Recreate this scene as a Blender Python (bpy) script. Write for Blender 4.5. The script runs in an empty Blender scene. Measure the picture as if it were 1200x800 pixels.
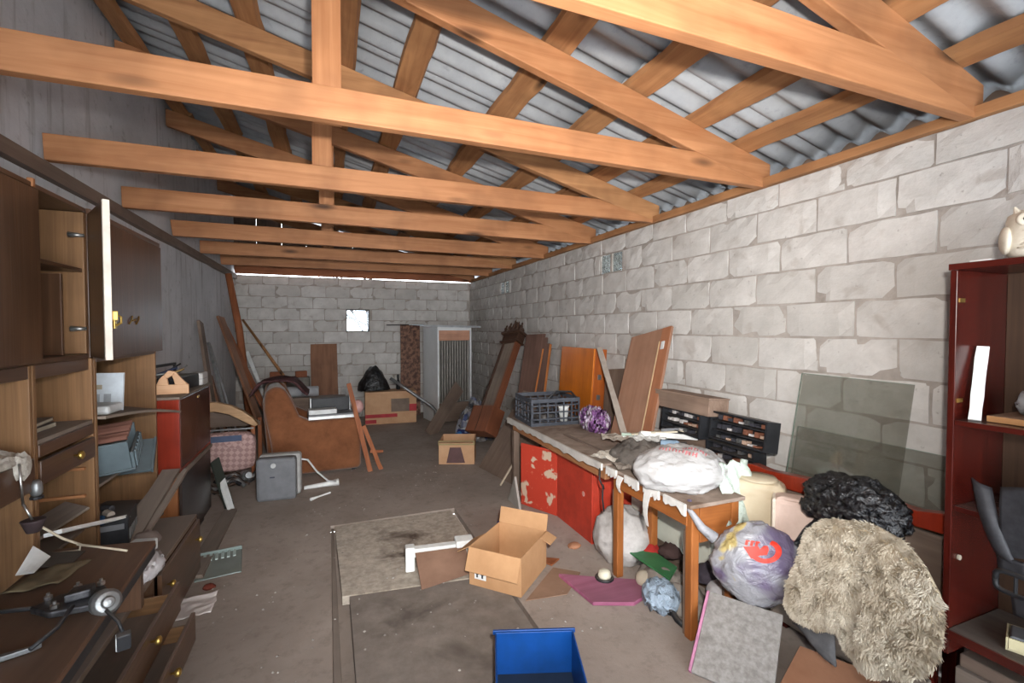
import bpy, bmesh, math, random
from mathutils import Vector, Matrix, noise, Euler
from mathutils.bvhtree import BVHTree
R = math.radians
random.seed(7)
scene = bpy.context.scene
col = scene.collection

# ------------------------------------------------------------------ camera
cd = bpy.data.cameras.new('camera')
cd.sensor_fit = 'HORIZONTAL'; cd.sensor_width = 36; cd.lens = 16.29; cd.clip_start = 0.02; cd.clip_end = 200
cam = bpy.data.objects.new('camera', cd); col.objects.link(cam)
cam.location = (0, 0, 1.6); cam.rotation_euler = (R(90 - 1.58), 0, R(-21.6))
scene.camera = cam

# ------------------------------------------------------------------ daylight (overcast sky) and the camera flash
w = bpy.data.worlds.new('overcast_sky'); scene.world = w; w.use_nodes = True
bg = w.node_tree.nodes['Background']
bg.inputs[0].default_value = (0.88, 0.94, 1.0, 1); bg.inputs[1].default_value = 10.0
ld = bpy.data.lights.new('camera_flash', 'SPOT'); ld.energy = 560; ld.spot_size = R(110); ld.spot_blend = 1.0; ld.shadow_soft_size = 0.035; ld.color = (1.0, 0.955, 0.91)
lo = bpy.data.objects.new('camera_flash', ld); col.objects.link(lo); lo.location = (0.10, -0.05, 1.78); lo.rotation_euler = (R(90), 0, R(-21))

vs = scene.view_settings
vs.view_transform = 'Standard'; vs.look = 'None'; vs.exposure = 0.1; vs.gamma = 1.0; vs.use_curve_mapping = False

# ------------------------------------------------------------------ materials
def lin(c):
    o = []
    for v in c[:3]:
        v = v / 255.0
        o.append(v / 12.92 if v <= 0.04045 else ((v + 0.055) / 1.055) ** 2.4)
    return (o[0], o[1], o[2], 1.0)
MATS = {}
class NT:
    def __init__(s, name):
        s.m = bpy.data.materials.new(name); s.m.use_nodes = True; s.t = s.m.node_tree
        s.b = s.t.nodes['Principled BSDF']
    def n(s, typ, **k):
        nd = s.t.nodes.new(typ)
        for a, v in k.items(): setattr(nd, a, v)
        return nd
    def l(s, a, b): s.t.links.new(a, b)
    def coords(s, scale=(1, 1, 1), rnd=True):
        tc = s.n('ShaderNodeTexCoord'); mp = s.n('ShaderNodeMapping'); mp.inputs['Scale'].default_value = scale
        if rnd:
            oi = s.n('ShaderNodeObjectInfo'); ml = s.n('ShaderNodeMath', operation='MULTIPLY'); ml.inputs[1].default_value = 23.0
            s.l(oi.outputs['Random'], ml.inputs[0]); ad = s.n('ShaderNodeVectorMath', operation='ADD')
            s.l(tc.outputs['Object'], ad.inputs[0]); s.l(ml.outputs[0], ad.inputs[1]); s.l(ad.outputs[0], mp.inputs['Vector'])
        else: s.l(tc.outputs['Object'], mp.inputs['Vector'])
        return mp.outputs[0]
    def noise(s, vec, scale, detail=5, rough=.6, dist=0):
        nd = s.n('ShaderNodeTexNoise'); s.l(vec, nd.inputs['Vector'])
        nd.inputs['Scale'].default_value = scale; nd.inputs['Detail'].default_value = detail
        nd.inputs['Roughness'].default_value = rough; nd.inputs['Distortion'].default_value = dist
        return nd.outputs['Fac']
    def ramp(s, fac, stops):
        r = s.n('ShaderNodeValToRGB'); e = r.color_ramp.elements
        e[0].position, e[0].color = stops[0][0], stops[0][1]; e[1].position, e[1].color = stops[-1][0], stops[-1][1]
        for p, c in stops[1:-1]:
            x = e.new(p); x.color = c
        s.l(fac, r.inputs[0]); return r.outputs[0]
    def mix(s, fac, a, b):
        m = s.n('ShaderNodeMix', data_type='RGBA')
        if isinstance(fac, float): m.inputs[0].default_value = fac
        else: s.l(fac, m.inputs[0])
        for i, v in ((6, a), (7, b)):
            if isinstance(v, tuple): m.inputs[i].default_value = v
            else: s.l(v, m.inputs[i])
        return m.outputs[2]
    def dusty(s, colr, amount, dust=(138, 128, 120)):
        g = s.n('ShaderNodeNewGeometry'); sp = s.n('ShaderNodeSeparateXYZ'); s.l(g.outputs['Normal'], sp.inputs[0])
        mr = s.n('ShaderNodeMapRange'); s.l(sp.outputs[2], mr.inputs[0])
        mr.inputs[1].default_value = .5; mr.inputs[2].default_value = 1; mr.inputs[3].default_value = 0; mr.inputs[4].default_value = amount
        return s.mix(mr.outputs[0], colr, lin(dust))
    def bump(s, h, st, dist=.01):
        b = s.n('ShaderNodeBump'); b.inputs['Strength'].default_value = st; b.inputs['Distance'].default_value = dist
        s.l(h, b.inputs['Height']); s.l(b.outputs[0], s.b.inputs['Normal'])
    def fin(s, colr, rough=.7, metal=0, spec=.4):
        if isinstance(colr, tuple): s.b.inputs['Base Color'].default_value = colr
        else: s.l(colr, s.b.inputs['Base Color'])
        s.b.inputs['Roughness'].default_value = rough; s.b.inputs['Metallic'].default_value = metal
        s.b.inputs['Specular IOR Level'].default_value = spec
        return s.m

def stretch(axis, a, b): return {'x': (a, b, b), 'y': (b, a, b), 'z': (b, b, a)}[axis]
def wood(key, c1, c2, axis='z', rough=.6, knots=False, dust=0.0, grain=14, spec=.35, flame=.0):
    k = 'wood_' + key + '_' + axis
    if k in MATS: return MATS[k]
    s = NT(k); v = s.coords(stretch(axis, .8, grain)); f = s.noise(v, 1.6, 6, .6, .8)
    c = s.ramp(f, [(.3, lin(c1)), (.72, lin(c2))])
    v2 = s.coords((1, 1, 1)); big = s.noise(v2, 2.5, 3)
    dk = tuple(x * .72 for x in c1)
    bf = s.n('ShaderNodeMapRange'); s.l(big, bf.inputs[0]); bf.inputs[1].default_value = .45; bf.inputs[2].default_value = .8; bf.inputs[4].default_value = .7
    c = s.mix(bf.outputs[0], c, lin(dk))
    if knots:
        vk = s.coords(stretch(axis, 1.3, 4.5)); vo = s.n('ShaderNodeTexVoronoi'); s.l(vk, vo.inputs['Vector']); vo.inputs['Scale'].default_value = 1.15
        kn = s.ramp(vo.outputs['Distance'], [(.06, (1, 1, 1, 1)), (.19, (0, 0, 0, 1))])
        c = s.mix(kn, c, lin(tuple(x * .5 for x in c1)))
    if dust: c = s.dusty(c, dust)
    s.bump(f, .25, .004)
    MATS[k] = s.fin(c, rough, 0, spec); return MATS[k]
def gen(key, c1, c2=None, scale=6, rough=.75, metal=0, bump=.15, bs=30, bd=.004, dust=0, spec=.3, lo_=.3, hi_=.7, c3=None, s3=2.0, t3=(.55, .7)):
    k = 'gen_' + key
    if k in MATS: return MATS[k]
    s = NT(k); v = s.coords(); c2 = c2 or tuple(min(255, x * 1.15) for x in c1)
    f = s.noise(v, scale, 6, .65); c = s.ramp(f, [(lo_, lin(c1)), (hi_, lin(c2))])
    if c3:
        f3 = s.noise(v, s3, 4, .6, .5); m3 = s.ramp(f3, [(t3[0], (0, 0, 0, 1)), (t3[1], (1, 1, 1, 1))]); c = s.mix(m3, c, lin(c3))
    if dust: c = s.dusty(c, dust)
    if bump: s.bump(s.noise(v, bs, 4, .6), bump, bd)
    MATS[k] = s.fin(c, rough, metal, spec); return MATS[k]
def flat(key, c, rough=.5, metal=0, spec=.4, dust=0):
    k = 'flat_' + key
    if k in MATS: return MATS[k]
    s = NT(k); v = s.coords(); f = s.noise(v, 9, 3)
    cc = s.ramp(f, [(.3, lin(tuple(x * .9 for x in c))), (.7, lin(tuple(min(255, x * 1.06) for x in c)))])
    if dust: cc = s.dusty(cc, dust)
    MATS[k] = s.fin(cc, rough, metal, spec); return MATS[k]

# ------------------------------------------------------------------ mesh building
MW = {}
def frame(B, T, W):
    B, T, W = Vector(B), Vector(T), Vector(W); z = (T - B).normalized(); x = (W - z * W.dot(z)).normalized(); y = z.cross(x)
    return Matrix(((x.x, y.x, z.x, B.x), (x.y, y.y, z.y, B.y), (x.z, y.z, z.z, B.z), (0, 0, 0, 1)))
def loc(x, y, z=0, rz=0, rx=0, ry=0): return Matrix.Translation((x, y, z)) @ Euler((R(rx), R(ry), R(rz)), 'XYZ').to_matrix().to_4x4()
class MB:
    def __init__(s, M=None): s.v = []; s.f = []; s.M = M; s.fixed = M is not None
    def add(s, vs_, fs):
        o = len(s.v); s.v += [(s.M @ Vector(p) if s.M else Vector(p)) for p in vs_]; s.f += [tuple(i + o for i in f) for f in fs]; return s
    def box(s, x0, x1, y0, y1, z0, z1, M=None):
        p = [(x, y, z) for z in (z0, z1) for y in (y0, y1) for x in (x0, x1)]
        if M: p = [M @ Vector(q) for q in p]
        return s.add(p, [(0, 2, 3, 1), (4, 5, 7, 6), (0, 1, 5, 4), (2, 6, 7, 3), (0, 4, 6, 2), (1, 3, 7, 5)])
    def prism(s, pts, a0, a1, axis='y'):
        n = len(pts)
        def q(p, a): return {'x': (a, p[0], p[1]), 'y': (p[0], a, p[1]), 'z': (p[0], p[1], a)}[axis]
        return s.add([q(p, a0) for p in pts] + [q(p, a1) for p in pts], [tuple(range(n - 1, -1, -1)), tuple(range(n, 2 * n))] + [(i, (i + 1) % n, n + (i + 1) % n, n + i) for i in range(n)])
    def tube(s, pts, r, n=8):
        pts = [Vector(p) for p in pts]; vs_ = []; fs = []; m = len(pts)
        rr = r if isinstance(r, (list, tuple)) else [r] * m
        ref = Vector((0, 0, 1)); d0 = (pts[1] - pts[0]).normalized()
        if abs(d0.z) > .9: ref = Vector((1, 0, 0))
        for i, p in enumerate(pts):
            d = (pts[min(i + 1, m - 1)] - pts[max(i - 1, 0)]).normalized(); u = d.cross(ref)
            if u.length < 1e-4: u = d.cross(Vector((0, 1, 0)))
            u.normalize(); ref = u.cross(d); 
            for k in range(n):
                a = 2 * math.pi * k / n; vs_.append(p + (u * math.cos(a) + ref * math.sin(a)) * rr[i])
        for i in range(m - 1):
            for k in range(n): fs.append((i * n + k, i * n + (k + 1) % n, (i + 1) * n + (k + 1) % n, (i + 1) * n + k))
        fs.append(tuple(range(n - 1, -1, -1))); fs.append(tuple((m - 1) * n + k for k in range(n)))
        return s.add(vs_, fs)
    def lathe(s, prof, n=20, c=(0, 0, 0)):
        vs_ = []; fs = []; m = len(prof)
        for r, z in prof:
            for k in range(n):
                a = 2 * math.pi * k / n; vs_.append((c[0] + r * math.cos(a), c[1] + r * math.sin(a), c[2] + z))
        for i in range(m - 1):
            for k in range(n): fs.append((i * n + k, i * n + (k + 1) % n, (i + 1) * n + (k + 1) % n, (i + 1) * n + k))
        fs.append(tuple(range(n - 1, -1, -1))); fs.append(tuple((m - 1) * n + k for k in range(n)))
        return s.add(vs_, fs)
    def sheet(s, fn, nu, nv, t=.003):
        """fn(u, v) -> point; a surface with thickness t (both faces and rim)"""
        P = [[Vector(fn(i / nu, j / nv)) for j in range(nv + 1)] for i in range(nu + 1)]
        top = []; bot = []
        for i in range(nu + 1):
            for j in range(nv + 1):
                a = P[min(i + 1, nu)][j] - P[max(i - 1, 0)][j]; b = P[i][min(j + 1, nv)] - P[i][max(j - 1, 0)]
                n = a.cross(b); n = n.normalized() if n.length > 1e-9 else Vector((0, 0, 1))
                top.append(P[i][j] + n * t / 2); bot.append(P[i][j] - n * t / 2)
        W = nv + 1; N = len(top); fs = []
        for i in range(nu):
            for j in range(nv):
                a, b, c, d = i * W + j, (i + 1) * W + j, (i + 1) * W + j + 1, i * W + j + 1
                fs.append((a, b, c, d)); fs.append((N + d, N + c, N + b, N + a))
        rim = [i * W for i in range(nu + 1)] + [nu * W + j for j in range(1, nv + 1)] + [i * W + nv for i in range(nu - 1, -1, -1)] + [j for j in range(nv - 1, 0, -1)]
        for k in range(len(rim)):
            a, b = rim[k], rim[(k + 1) % len(rim)]; fs.append((b, a, N + a, N + b))
        return s.add(top + bot, fs)
    def blob(s, fn, c=(0, 0, 0), sub=4):
        """fn(direction) -> offset vector from c"""
        bm = bmesh.new(); bmesh.ops.create_icosphere(bm, subdivisions=sub, radius=1)
        C = Vector(c); vs_ = [C + Vector(fn(v.co.normalized())) for v in bm.verts]; fs = [tuple(v.index for v in f.verts) for f in bm.faces]; bm.free()
        return s.add(vs_, fs)
    def board(s, L, W, T, seed=0, rough=.004, n=6):
        """plank standing along z, width along x, thickness along y, with uneven long edges"""
        rnd = random.Random(seed); pl = []; pr = []
        for i in range(n + 1):
            z = L * i / n; pl.append((-W / 2 + rnd.uniform(-rough, rough), z)); pr.append((W / 2 + rnd.uniform(-rough, rough), z))
        vs_ = []
        for (a, z), (b, z2) in zip(pl, pr): vs_ += [(a, -T / 2, z), (b, -T / 2, z), (b, T / 2, z), (a, T / 2, z)]
        fs = [(3, 2, 1, 0), tuple(4 * n + k for k in range(4))]
        for i in range(n):
            for k in range(4): fs.append((4 * i + k, 4 * i + (k + 1) % 4, 4 * i + 4 + (k + 1) % 4, 4 * i + 4 + k))
        return s.add(vs_, fs)
    def build(s, name, mat, parent=None, smooth=False, bevel=0.0, seg=2, sub=0):
        me = bpy.data.meshes.new(name)
        if parent is not None: M = MW[parent.name]
        elif s.fixed: M = s.M
        else:
            xs = [p.x for p in s.v]; ys = [p.y for p in s.v]; M = Matrix.Translation(((min(xs) + max(xs)) / 2, (min(ys) + max(ys)) / 2, min(p.z for p in s.v)))
        I = M.inverted(); me.from_pydata([I @ p for p in s.v], [], s.f); me.update()
        bm = bmesh.new(); bm.from_mesh(me); bmesh.ops.recalc_face_normals(bm, faces=bm.faces); bm.to_mesh(me); bm.free()
        if smooth:
            for p in me.polygons: p.use_smooth = True
        me.materials.append(mat); o = bpy.data.objects.new(name, me); col.objects.link(o)
        if parent is not None: o.parent = parent
        else: o.matrix_world = M
        MW[o.name] = M
        if bevel:
            b = o.modifiers.new('bevel', 'BEVEL'); b.width = bevel; b.segments = seg; b.limit_method = 'ANGLE'; b.angle_limit = R(40)
        if sub:
            b = o.modifiers.new('subsurf', 'SUBSURF'); b.levels = sub; b.render_levels = sub
        return o
def tag(o, label, cat, group=None, kind=None):
    o['label'] = label; o['category'] = cat
    if group: o['group'] = group
    if kind: o['kind'] = kind
    return o
def thing(name, label, cat, M=None, group=None):
    o = bpy.data.objects.new(name, None); col.objects.link(o); o.empty_display_size = .1
    M = M or Matrix.Identity(4); o.matrix_world = M; MW[o.name] = M
    return tag(o, label, cat, group)
def bx(parent, name, mat, x0, x1, y0, y1, z0, z1, bevel=.003, local=True, label=None):
    """box part given in the thing's own frame"""
    m = MB(MW[parent.name] if local else None); m.box(min(x0, x1), max(x0, x1), min(y0, y1), max(y0, y1), min(z0, z1), max(z0, z1))
    o = m.build(name, mat, parent, bevel=bevel)
    if label: o['label'] = label
    return o
def copy_tree(o, M=None, parent=None):
    c = o.copy(); col.objects.link(c); c.parent = parent
    if M is not None: c.matrix_world = M; MW[c.name] = M
    for ch in o.children: copy_tree(ch, None, c)
    return c
def nz(p, f=1.0, s=0.0): return noise.noise(Vector((p[0] * f + s, p[1] * f + s * 1.7, p[2] * f - s)))

# palette
PINE = lambda a: wood('pine', (148, 97, 61), (178, 126, 86), a, .65, True)
ROUGHP = lambda a: wood('rough_pine', (140, 96, 62), (182, 134, 90), a, .75, True, 0, 10)
REDP = lambda a: wood('red_pine', (132, 76, 46), (165, 102, 66), a, .7, True)
DVEN = lambda a: wood('dark_veneer', (72, 50, 36), (96, 69, 50), a, .35, False, .35, 22, .5)
LVEN = lambda a: wood('light_veneer', (106, 77, 50), (140, 104, 70), a, .55, False, .3, 30)
REDL = lambda a: wood('red_lacquer', (52, 15, 11), (84, 25, 17), a, .25, False, .3, 16, .5)
BRDL = lambda a: wood('bright_red_lacquer', (118, 34, 18), (150, 48, 25), a, .3, False, .2, 16, .5)
BROWN = lambda a: wood('brown_board', (122, 84, 62), (148, 106, 80), a, .6, False, .3, 12)
GREYB = lambda a: wood('grey_brown_board', (106, 89, 78), (130, 112, 99), a, .7, False, .3, 12)
DUSTB = lambda a: wood('dusty_board', (110, 98, 88), (138, 124, 112), a, .85, False, .4, 12)
CARD = gen('cardboard', (172, 130, 92), (190, 148, 108), 5, .85, 0, .05)
WHITEP = flat('white_paint', (205, 208, 208), .5)
FOAM = flat('white_foam', (228, 230, 228), .8)
BRASS = flat('brass', (190, 160, 90), .35, .9)
CHROME = flat('chrome', (190, 190, 188), .28, .95)
STEEL = gen('steel', (120, 122, 124), (160, 162, 162), 12, .45, .8, .1)
BLKP = gen('black_plastic', (26, 27, 30), (44, 45, 48), 10, .45, 0, .05, dust=.25)
GREYP = flat('grey_plastic', (112, 114, 118), .5)
# ------------------------------------------------------------------ structure
def st(o): o['kind'] = 'structure'; return o
XL, XR, YB, ZT = -1.45, 2.60, 8.85, 2.50
s = NT('concrete_floor'); v = s.coords(rnd=False)
f1 = s.noise(v, 1.3, 6, .62, .4); f2 = s.noise(v, 14, 5, .7)
c = s.ramp(f1, [(.3, lin((142, 130, 122))), (.5, lin((158, 146, 137))), (.7, lin((172, 160, 151)))])
c = s.mix(s.ramp(f2, [(.52, (0, 0, 0, 1)), (.78, (.6, .6, .6, 1))]), c, lin((116, 107, 101)))
s.bump(s.noise(v, 22, 6, .7), .35, .006); FLOORM = s.fin(c, .9, 0, .2)
# floor: poured slab with a shallow inspection-pit recess that holds the cover boards
PX0, PX1, PY0, PY1 = 0.0, 1.03, 1.2, 4.0
fl = MB()
def slab(x0, x1, y0, y1, nx, ny, z=0.0):
    def fn(u, v_):
        x = x0 + (x1 - x0) * u; y = y0 + (y1 - y0) * v_
        e = min(u, 1 - u, v_, 1 - v_) * 8; e = max(0, min(1, e))
        return (x, y, z - .025 + .004 * e * nz((x, y, 0), 1.4, 3))
    fl.sheet(fn, nx, ny, .05)
slab(XL - .1, PX0, -2.2, YB, 14, 50); slab(PX1, XR, -2.2, YB, 14, 50); slab(PX0, PX1, -2.2, PY0, 6, 12); slab(PX0, PX1, PY1, YB, 6, 24)
fl.box(PX0 - .05, PX1 + .05, PY0 - .05, PY1 + .05, -.12, -.075)
floor = st(fl.build('floor', FLOORM))

s = NT('plaster'); v = s.coords(rnd=False); f = s.noise(v, 1.1, 7, .65, .3); f2 = s.noise(v, 9, 6, .7)
c = s.ramp(f, [(.3, lin((186, 186, 190))), (.7, lin((214, 214, 217)))])
c = s.mix(s.ramp(f2, [(.58, (0, 0, 0, 1)), (.75, (.7, .7, .7, 1))]), c, lin((122, 120, 120)))
vs2 = s.coords((3, 6, .5), False); f3 = s.noise(vs2, 2.2, 5, .6); c = s.mix(s.ramp(f3, [(.56, (0, 0, 0, 1)), (.72, (.5, .5, .5, 1))]), c, lin((112, 108, 106)))
s.bump(s.noise(v, 6, 6, .6), .5, .02); PLASTER = s.fin(c, .9, 0, .2)
wl = MB(); wl.sheet(lambda u, v_: (XL - .1, -2.2 + 11.4 * u, -.1 + 3.95 * v_), 2, 2, .2)
wall_left = st(wl.build('wall_left', PLASTER))

s = NT('mortar'); v = s.coords(rnd=False); f = s.noise(v, 5, 7, .65)
c = s.ramp(f, [(.3, lin((140, 133, 126))), (.7, lin((178, 170, 163)))]); s.bump(s.noise(v, 28, 5, .6), .6, .01); MORTAR = s.fin(c, .95, 0, .15)
s = NT('concrete_block'); v = s.coords(); f = s.noise(v, 4.5, 6, .65); oi = s.n('ShaderNodeObjectInfo')
c = s.ramp(f, [(.3, lin((178, 175, 171))), (.68, lin((206, 203, 199)))])
c = s.mix(s.ramp(oi.outputs['Random'], [(0, (.45, .45, .45, 1)), (.5, (0, 0, 0, 1))]), c, lin((166, 162, 156)))
sp = s.noise(v, 30, 3, .6); c = s.mix(s.ramp(sp, [(.66, (0, 0, 0, 1)), (.78, (.7, .7, .7, 1))]), c, lin((120, 114, 108)))
lg = s.noise(v, 7, 3, .5, .4); c = s.mix(s.ramp(lg, [(.62, (0, 0, 0, 1)), (.74, (.55, .55, .55, 1))]), c, lin((158, 148, 140)))
s.bump(s.noise(v, 45, 5, .65), .5, .006); BLOCKM = s.fin(c, .95, 0, .15)

def block_mesh(seed, Lb=.388, Hb=.187, D=.05):
    rnd = random.Random(seed); m = MB(); nx, nz_ = 5, 3; vs_ = []; fs = []
    for layer in (0, 1):
        for j in range(nz_ + 1):
            for i in range(nx + 1):
                x = -Lb / 2 + Lb * i / nx; z = -Hb / 2 + Hb * j / nz_
                ed = i in (0, nx) or j in (0, nz_)
                if layer == 0:
                    x += rnd.uniform(-.003, .003) * (1 if i in (0, nx) else 2); z += rnd.uniform(-.003, .003) * (1 if j in (0, nz_) else 2)
                    y = rnd.uniform(-.002, .003) + (rnd.choice((.003, .004, .005, .009)) if ed else 0) + (rnd.choice((0, .004, .01)) if ed and (i in (0, nx)) and (j in (0, nz_)) else 0)
                    vs_.append((x, y, z))
                elif ed: vs_.append((x, D, z))
                else: vs_.append((x, D, z))
    W = nx + 1; N = W * (nz_ + 1)
    for j in range(nz_):
        for i in range(nx): fs.append((j * W + i, j * W + i + 1, (j + 1) * W + i + 1, (j + 1) * W + i))
    rim = [i for i in range(W)] + [j * W + nx for j in range(1, nz_ + 1)] + [nz_ * W + i for i in range(nx - 1, -1, -1)] + [j * W for j in range(nz_ - 1, 0, -1)]
    for k in range(len(rim)):
        a, b = rim[k], rim[(k + 1) % len(rim)]; fs.append((b, a, N + a, N + b))
    me = bpy.data.meshes.new('block'); me.from_pydata(vs_, [], fs); bm = bmesh.new(); bm.from_mesh(me)
    for vv in [q for q in bm.verts if not q.link_faces]: bm.verts.remove(vv)
    bmesh.ops.recalc_face_normals(bm, faces=bm.faces); bm.to_mesh(me); bm.free()
    me.materials.append(BLOCKM); return me
BM = [block_mesh(100 + i) for i in range(12)]
def lay(wall, origin, rz, length, z0, holes, seed):
    """courses of blocks on a wall; local x runs along the wall, y into it"""
    rnd = random.Random(seed); n = 0; row = 0; z = z0
    while z < ZT - .01:
        h = min(.2, ZT - z); zc = z + h / 2; x = -(.2 if row % 2 else 0) + rnd.uniform(-.05, .05)
        while x < length:
            a, b = max(x, 0), min(x + .4, length); wd = b - a
            if wd > .06 and h > .06:
                segs = [(a, b)]
                for (h0, h1, g0, g1) in holes:
                    if g0 < zc < g1:
                        ns = []
                        for (p, q) in segs:
                            if q <= h0 or p >= h1: ns.append((p, q)); continue
                            if h0 - p > .06: ns.append((p, h0))
                            if q - h1 > .06: ns.append((h1, q))
                        segs = ns
                for p, q in segs:
                    o = bpy.data.objects.new('block', BM[rnd.randrange(12)]); col.objects.link(o); o.parent = wall
                    o.matrix_basis = MW[wall.name].inverted() @ origin @ Matrix.Translation(((p + q) / 2, rnd.uniform(-.003, .004), zc)) @ Matrix.Rotation(R(rnd.uniform(-.6, .6)), 4, 'Y') @ Matrix.Diagonal(((q - p) / .4, 1, h / .2, 1))
                    n += 1
            x += .4
        z += .2; row += 1
    return n
# back wall with a small window opening
WX0, WX1, WZ0, WZ1 = .30, .70, 1.55, 1.95
wb = MB(); y0, y1 = YB + .011, YB + .2
wb.box(XL - .2, WX0, y0, y1, -.1, ZT); wb.box(WX1, XR + .2, y0, y1, -.1, ZT); wb.box(WX0, WX1, y0, y1, -.1, WZ0); wb.box(WX0, WX1, y0, y1, WZ1, ZT)
wall_back = st(wb.build('wall_back', MORTAR))
lay(wall_back, loc(XL, YB, 0), 0, XR - XL, -.05, [(WX0 - XL, WX1 - XL, WZ0, WZ1)], 5)
# right wall with two slots of glass bricks
H1 = (3.72, 4.12, 2.15, 2.35); H2 = (6.70, 7.10, 2.15, 2.35)
wr = MB(); x0, x1 = XR + .011, XR + .2
ys = [-2.2, H1[0], H1[1], H2[0], H2[1], YB + .2]
for i in range(5):
    if i in (1, 3): wr.box(x0, x1, ys[i], ys[i + 1], -.1, 2.15); wr.box(x0, x1, ys[i], ys[i + 1], 2.35, ZT)
    else: wr.box(x0, x1, ys[i], ys[i + 1], -.1, ZT)
wall_right = st(wr.build('wall_right', MORTAR))
YS = 0.85
lay(wall_right, loc(XR, YB, 0, -90), 0, YB - YS, -.05, [(YB - H1[1], YB - H1[0], 2.15, 2.35), (YB - H2[1], YB - H2[0], 2.15, 2.35)], 9)

# front wall above and beside the open gate, unseen behind the camera, added to cut daylight on roof and ties
wf = MB(); wf.box(XL - .2, XR + .2, -2.4, -2.2, 2.25, 3.9); wf.box(XL - .2, XL + .25, -2.4, -2.2, -.1, 2.25); wf.box(XR - .25, XR + .2, -2.4, -2.2, -.1, 2.25); wall_front_added = st(wf.build('wall_front_added', MORTAR))
# windows
GLASSB = NT('glass_brick'); GLASSB.b.inputs['Transmission Weight'].default_value = 1; GLASSB.b.inputs['Roughness'].default_value = .25; GLASSB.b.inputs['IOR'].default_value = 1.2
GLASSB.b.inputs['Base Color'].default_value = lin((225, 240, 245)); gv = GLASSB.coords(rnd=False); GLASSB.bump(GLASSB.noise(gv, 28, 2), .8, .02); GLASSB = GLASSB.m
for i, H_ in enumerate((H1, H2)):
    wn = bpy.data.objects.new('window_%d' % (i + 2), None); col.objects.link(wn); M = loc(XR + .02, (H_[0] + H_[1]) / 2, 2.25); wn.matrix_world = M; MW[wn.name] = M; st(wn)
    for k in (0, 1):
        yc = -.1 + .2 * k + (.0 if i else .0)
        m = MB(M)
        def fn(u, v_, yc=yc): 
            e = min(u, 1 - u, v_, 1 - v_); return (.008 - .012 * min(1, e * 8) + .003 * math.cos(u * 22) * math.cos(v_ * 22), yc - .088 + .176 * u, -.088 + .176 * v_)
        m.sheet(fn, 10, 10, .006); m.build('glass_brick', GLASSB, wn)
    m = MB(M); m.box(-.015, .12, -.2, .2, -.1, -.09); m.box(-.015, .12, -.2, .2, .09, .1); m.box(-.013, .12, -.012, .012, -.09, .09); m.box(-.013, .12, -.2, -.188, -.09, .09); m.box(-.013, .12, .188, .2, -.09, .09)
    m.build('mortar_joint', MORTAR, wn)
GL = NT('window_glass'); tr = GL.n('ShaderNodeBsdfTransparent'); tr.inputs[0].default_value = (.93, .97, 1, 1); gs = GL.n('ShaderNodeBsdfGlossy'); gs.inputs['Roughness'].default_value = .05
mx = GL.n('ShaderNodeMixShader'); mx.inputs[0].default_value = .06; GL.l(tr.outputs[0], mx.inputs[1]); GL.l(gs.outputs[0], mx.inputs[2]); GL.l(mx.outputs[0], GL.t.nodes['Material Output'].inputs[0]); GL = GL.m
M = loc((WX0 + WX1) / 2, YB + .03, WZ0); wn = bpy.data.objects.new('window_1', None); col.objects.link(wn); wn.matrix_world = M; MW[wn.name] = M; st(wn)
m = MB(M); m.box(-.2, .2, 0, .15, .38, .4); m.box(-.2, -.185, 0, .15, 0, .38); m.box(.185, .2, 0, .15, 0, .38); m.box(-.185, .185, .0, .15, 0, .012); m.build('window_frame', flat('dark_frame', (58, 54, 52), .7), wn)
m = MB(M); m.box(-.185, .185, .1, .104, .012, .38); m.build('pane', GL, wn)

# wall plates
def plate(name, x0, x1, z0, z1, mat, y0=-2.2, y1=8.84, n=24, seed=1):
    m = MB(loc((x0 + x1) / 2, y0, z0)); rnd = random.Random(seed); vs_ = []; fs = []; hw = (x1 - x0) / 2; L = y1 - y0
    for i in range(n + 1):
        y = L * i / n; j = lambda: rnd.uniform(-.004, .004)
        vs_ += [(-hw + j(), y, j()), (hw, y, 0), (hw, y, z1 - z0), (-hw + j(), y, z1 - z0 + j())]
    for i in range(n):
        for k in range(4): fs.append((4 * i + k, 4 * i + (k + 1) % 4, 4 * i + 4 + (k + 1) % 4, 4 * i + 4 + k))
    fs += [(3, 2, 1, 0), tuple(4 * n + k for k in range(4))]
    m.add(vs_, fs); return st(m.build(name, mat))
plate('trim_1', XR - .03, XR + .16, ZT, ZT + .05, ROUGHP('y'), seed=2)
m = MB(); m.box(2.86, 2.88, -2.2, YB + .2, 2.20, 2.70); st(m.build('trim_light_block', GREYB('y')))  # added board outside the eave, unseen, keeps sky light off the sheets
plate('trim_2', XL, XL + .05, 2.42, ZT, GREYB('y'), seed=3)

# roof: corrugated sheets on rough purlins
SL = .26; RZ = lambda x: 2.50 + SL * (XR - x)          # underside of the rafters
ceil_ = bpy.data.objects.new('ceiling', None); col.objects.link(ceil_); MW['ceiling'] = Matrix.Identity(4); st(ceil_)
ang = math.atan(SL)
s = NT('asbestos_sheet'); v = s.coords(); f = s.noise(v, 3, 6, .6); c = s.ramp(f, [(.3, lin((138, 142, 146))), (.7, lin((168, 171, 174)))]); f2 = s.noise(v, 16, 5, .7)
c = s.mix(s.ramp(f2, [(.58, (0, 0, 0, 1)), (.8, (.6, .6, .6, 1))]), c, lin((104, 106, 110))); s.bump(s.noise(v, 40, 4), .3, .004); SHEETM = s.fin(c, .9, 0, .15)
Ls, Ws = 1.66, 1.13
ms = MB(Matrix.Identity(4))
ms.sheet(lambda u, v_: (-Ls / 2 + Ls * v_, -Ws / 2 + Ws * u, .024 * math.cos(2 * math.pi * u * Ws / .1614)), 70, 2, .006)
o0 = ms.build('roof_sheet', SHEETM, None, smooth=True); first = True
def zs(x): return RZ(x) + .155 / math.cos(ang) + .042 + .028
k = 0
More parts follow.
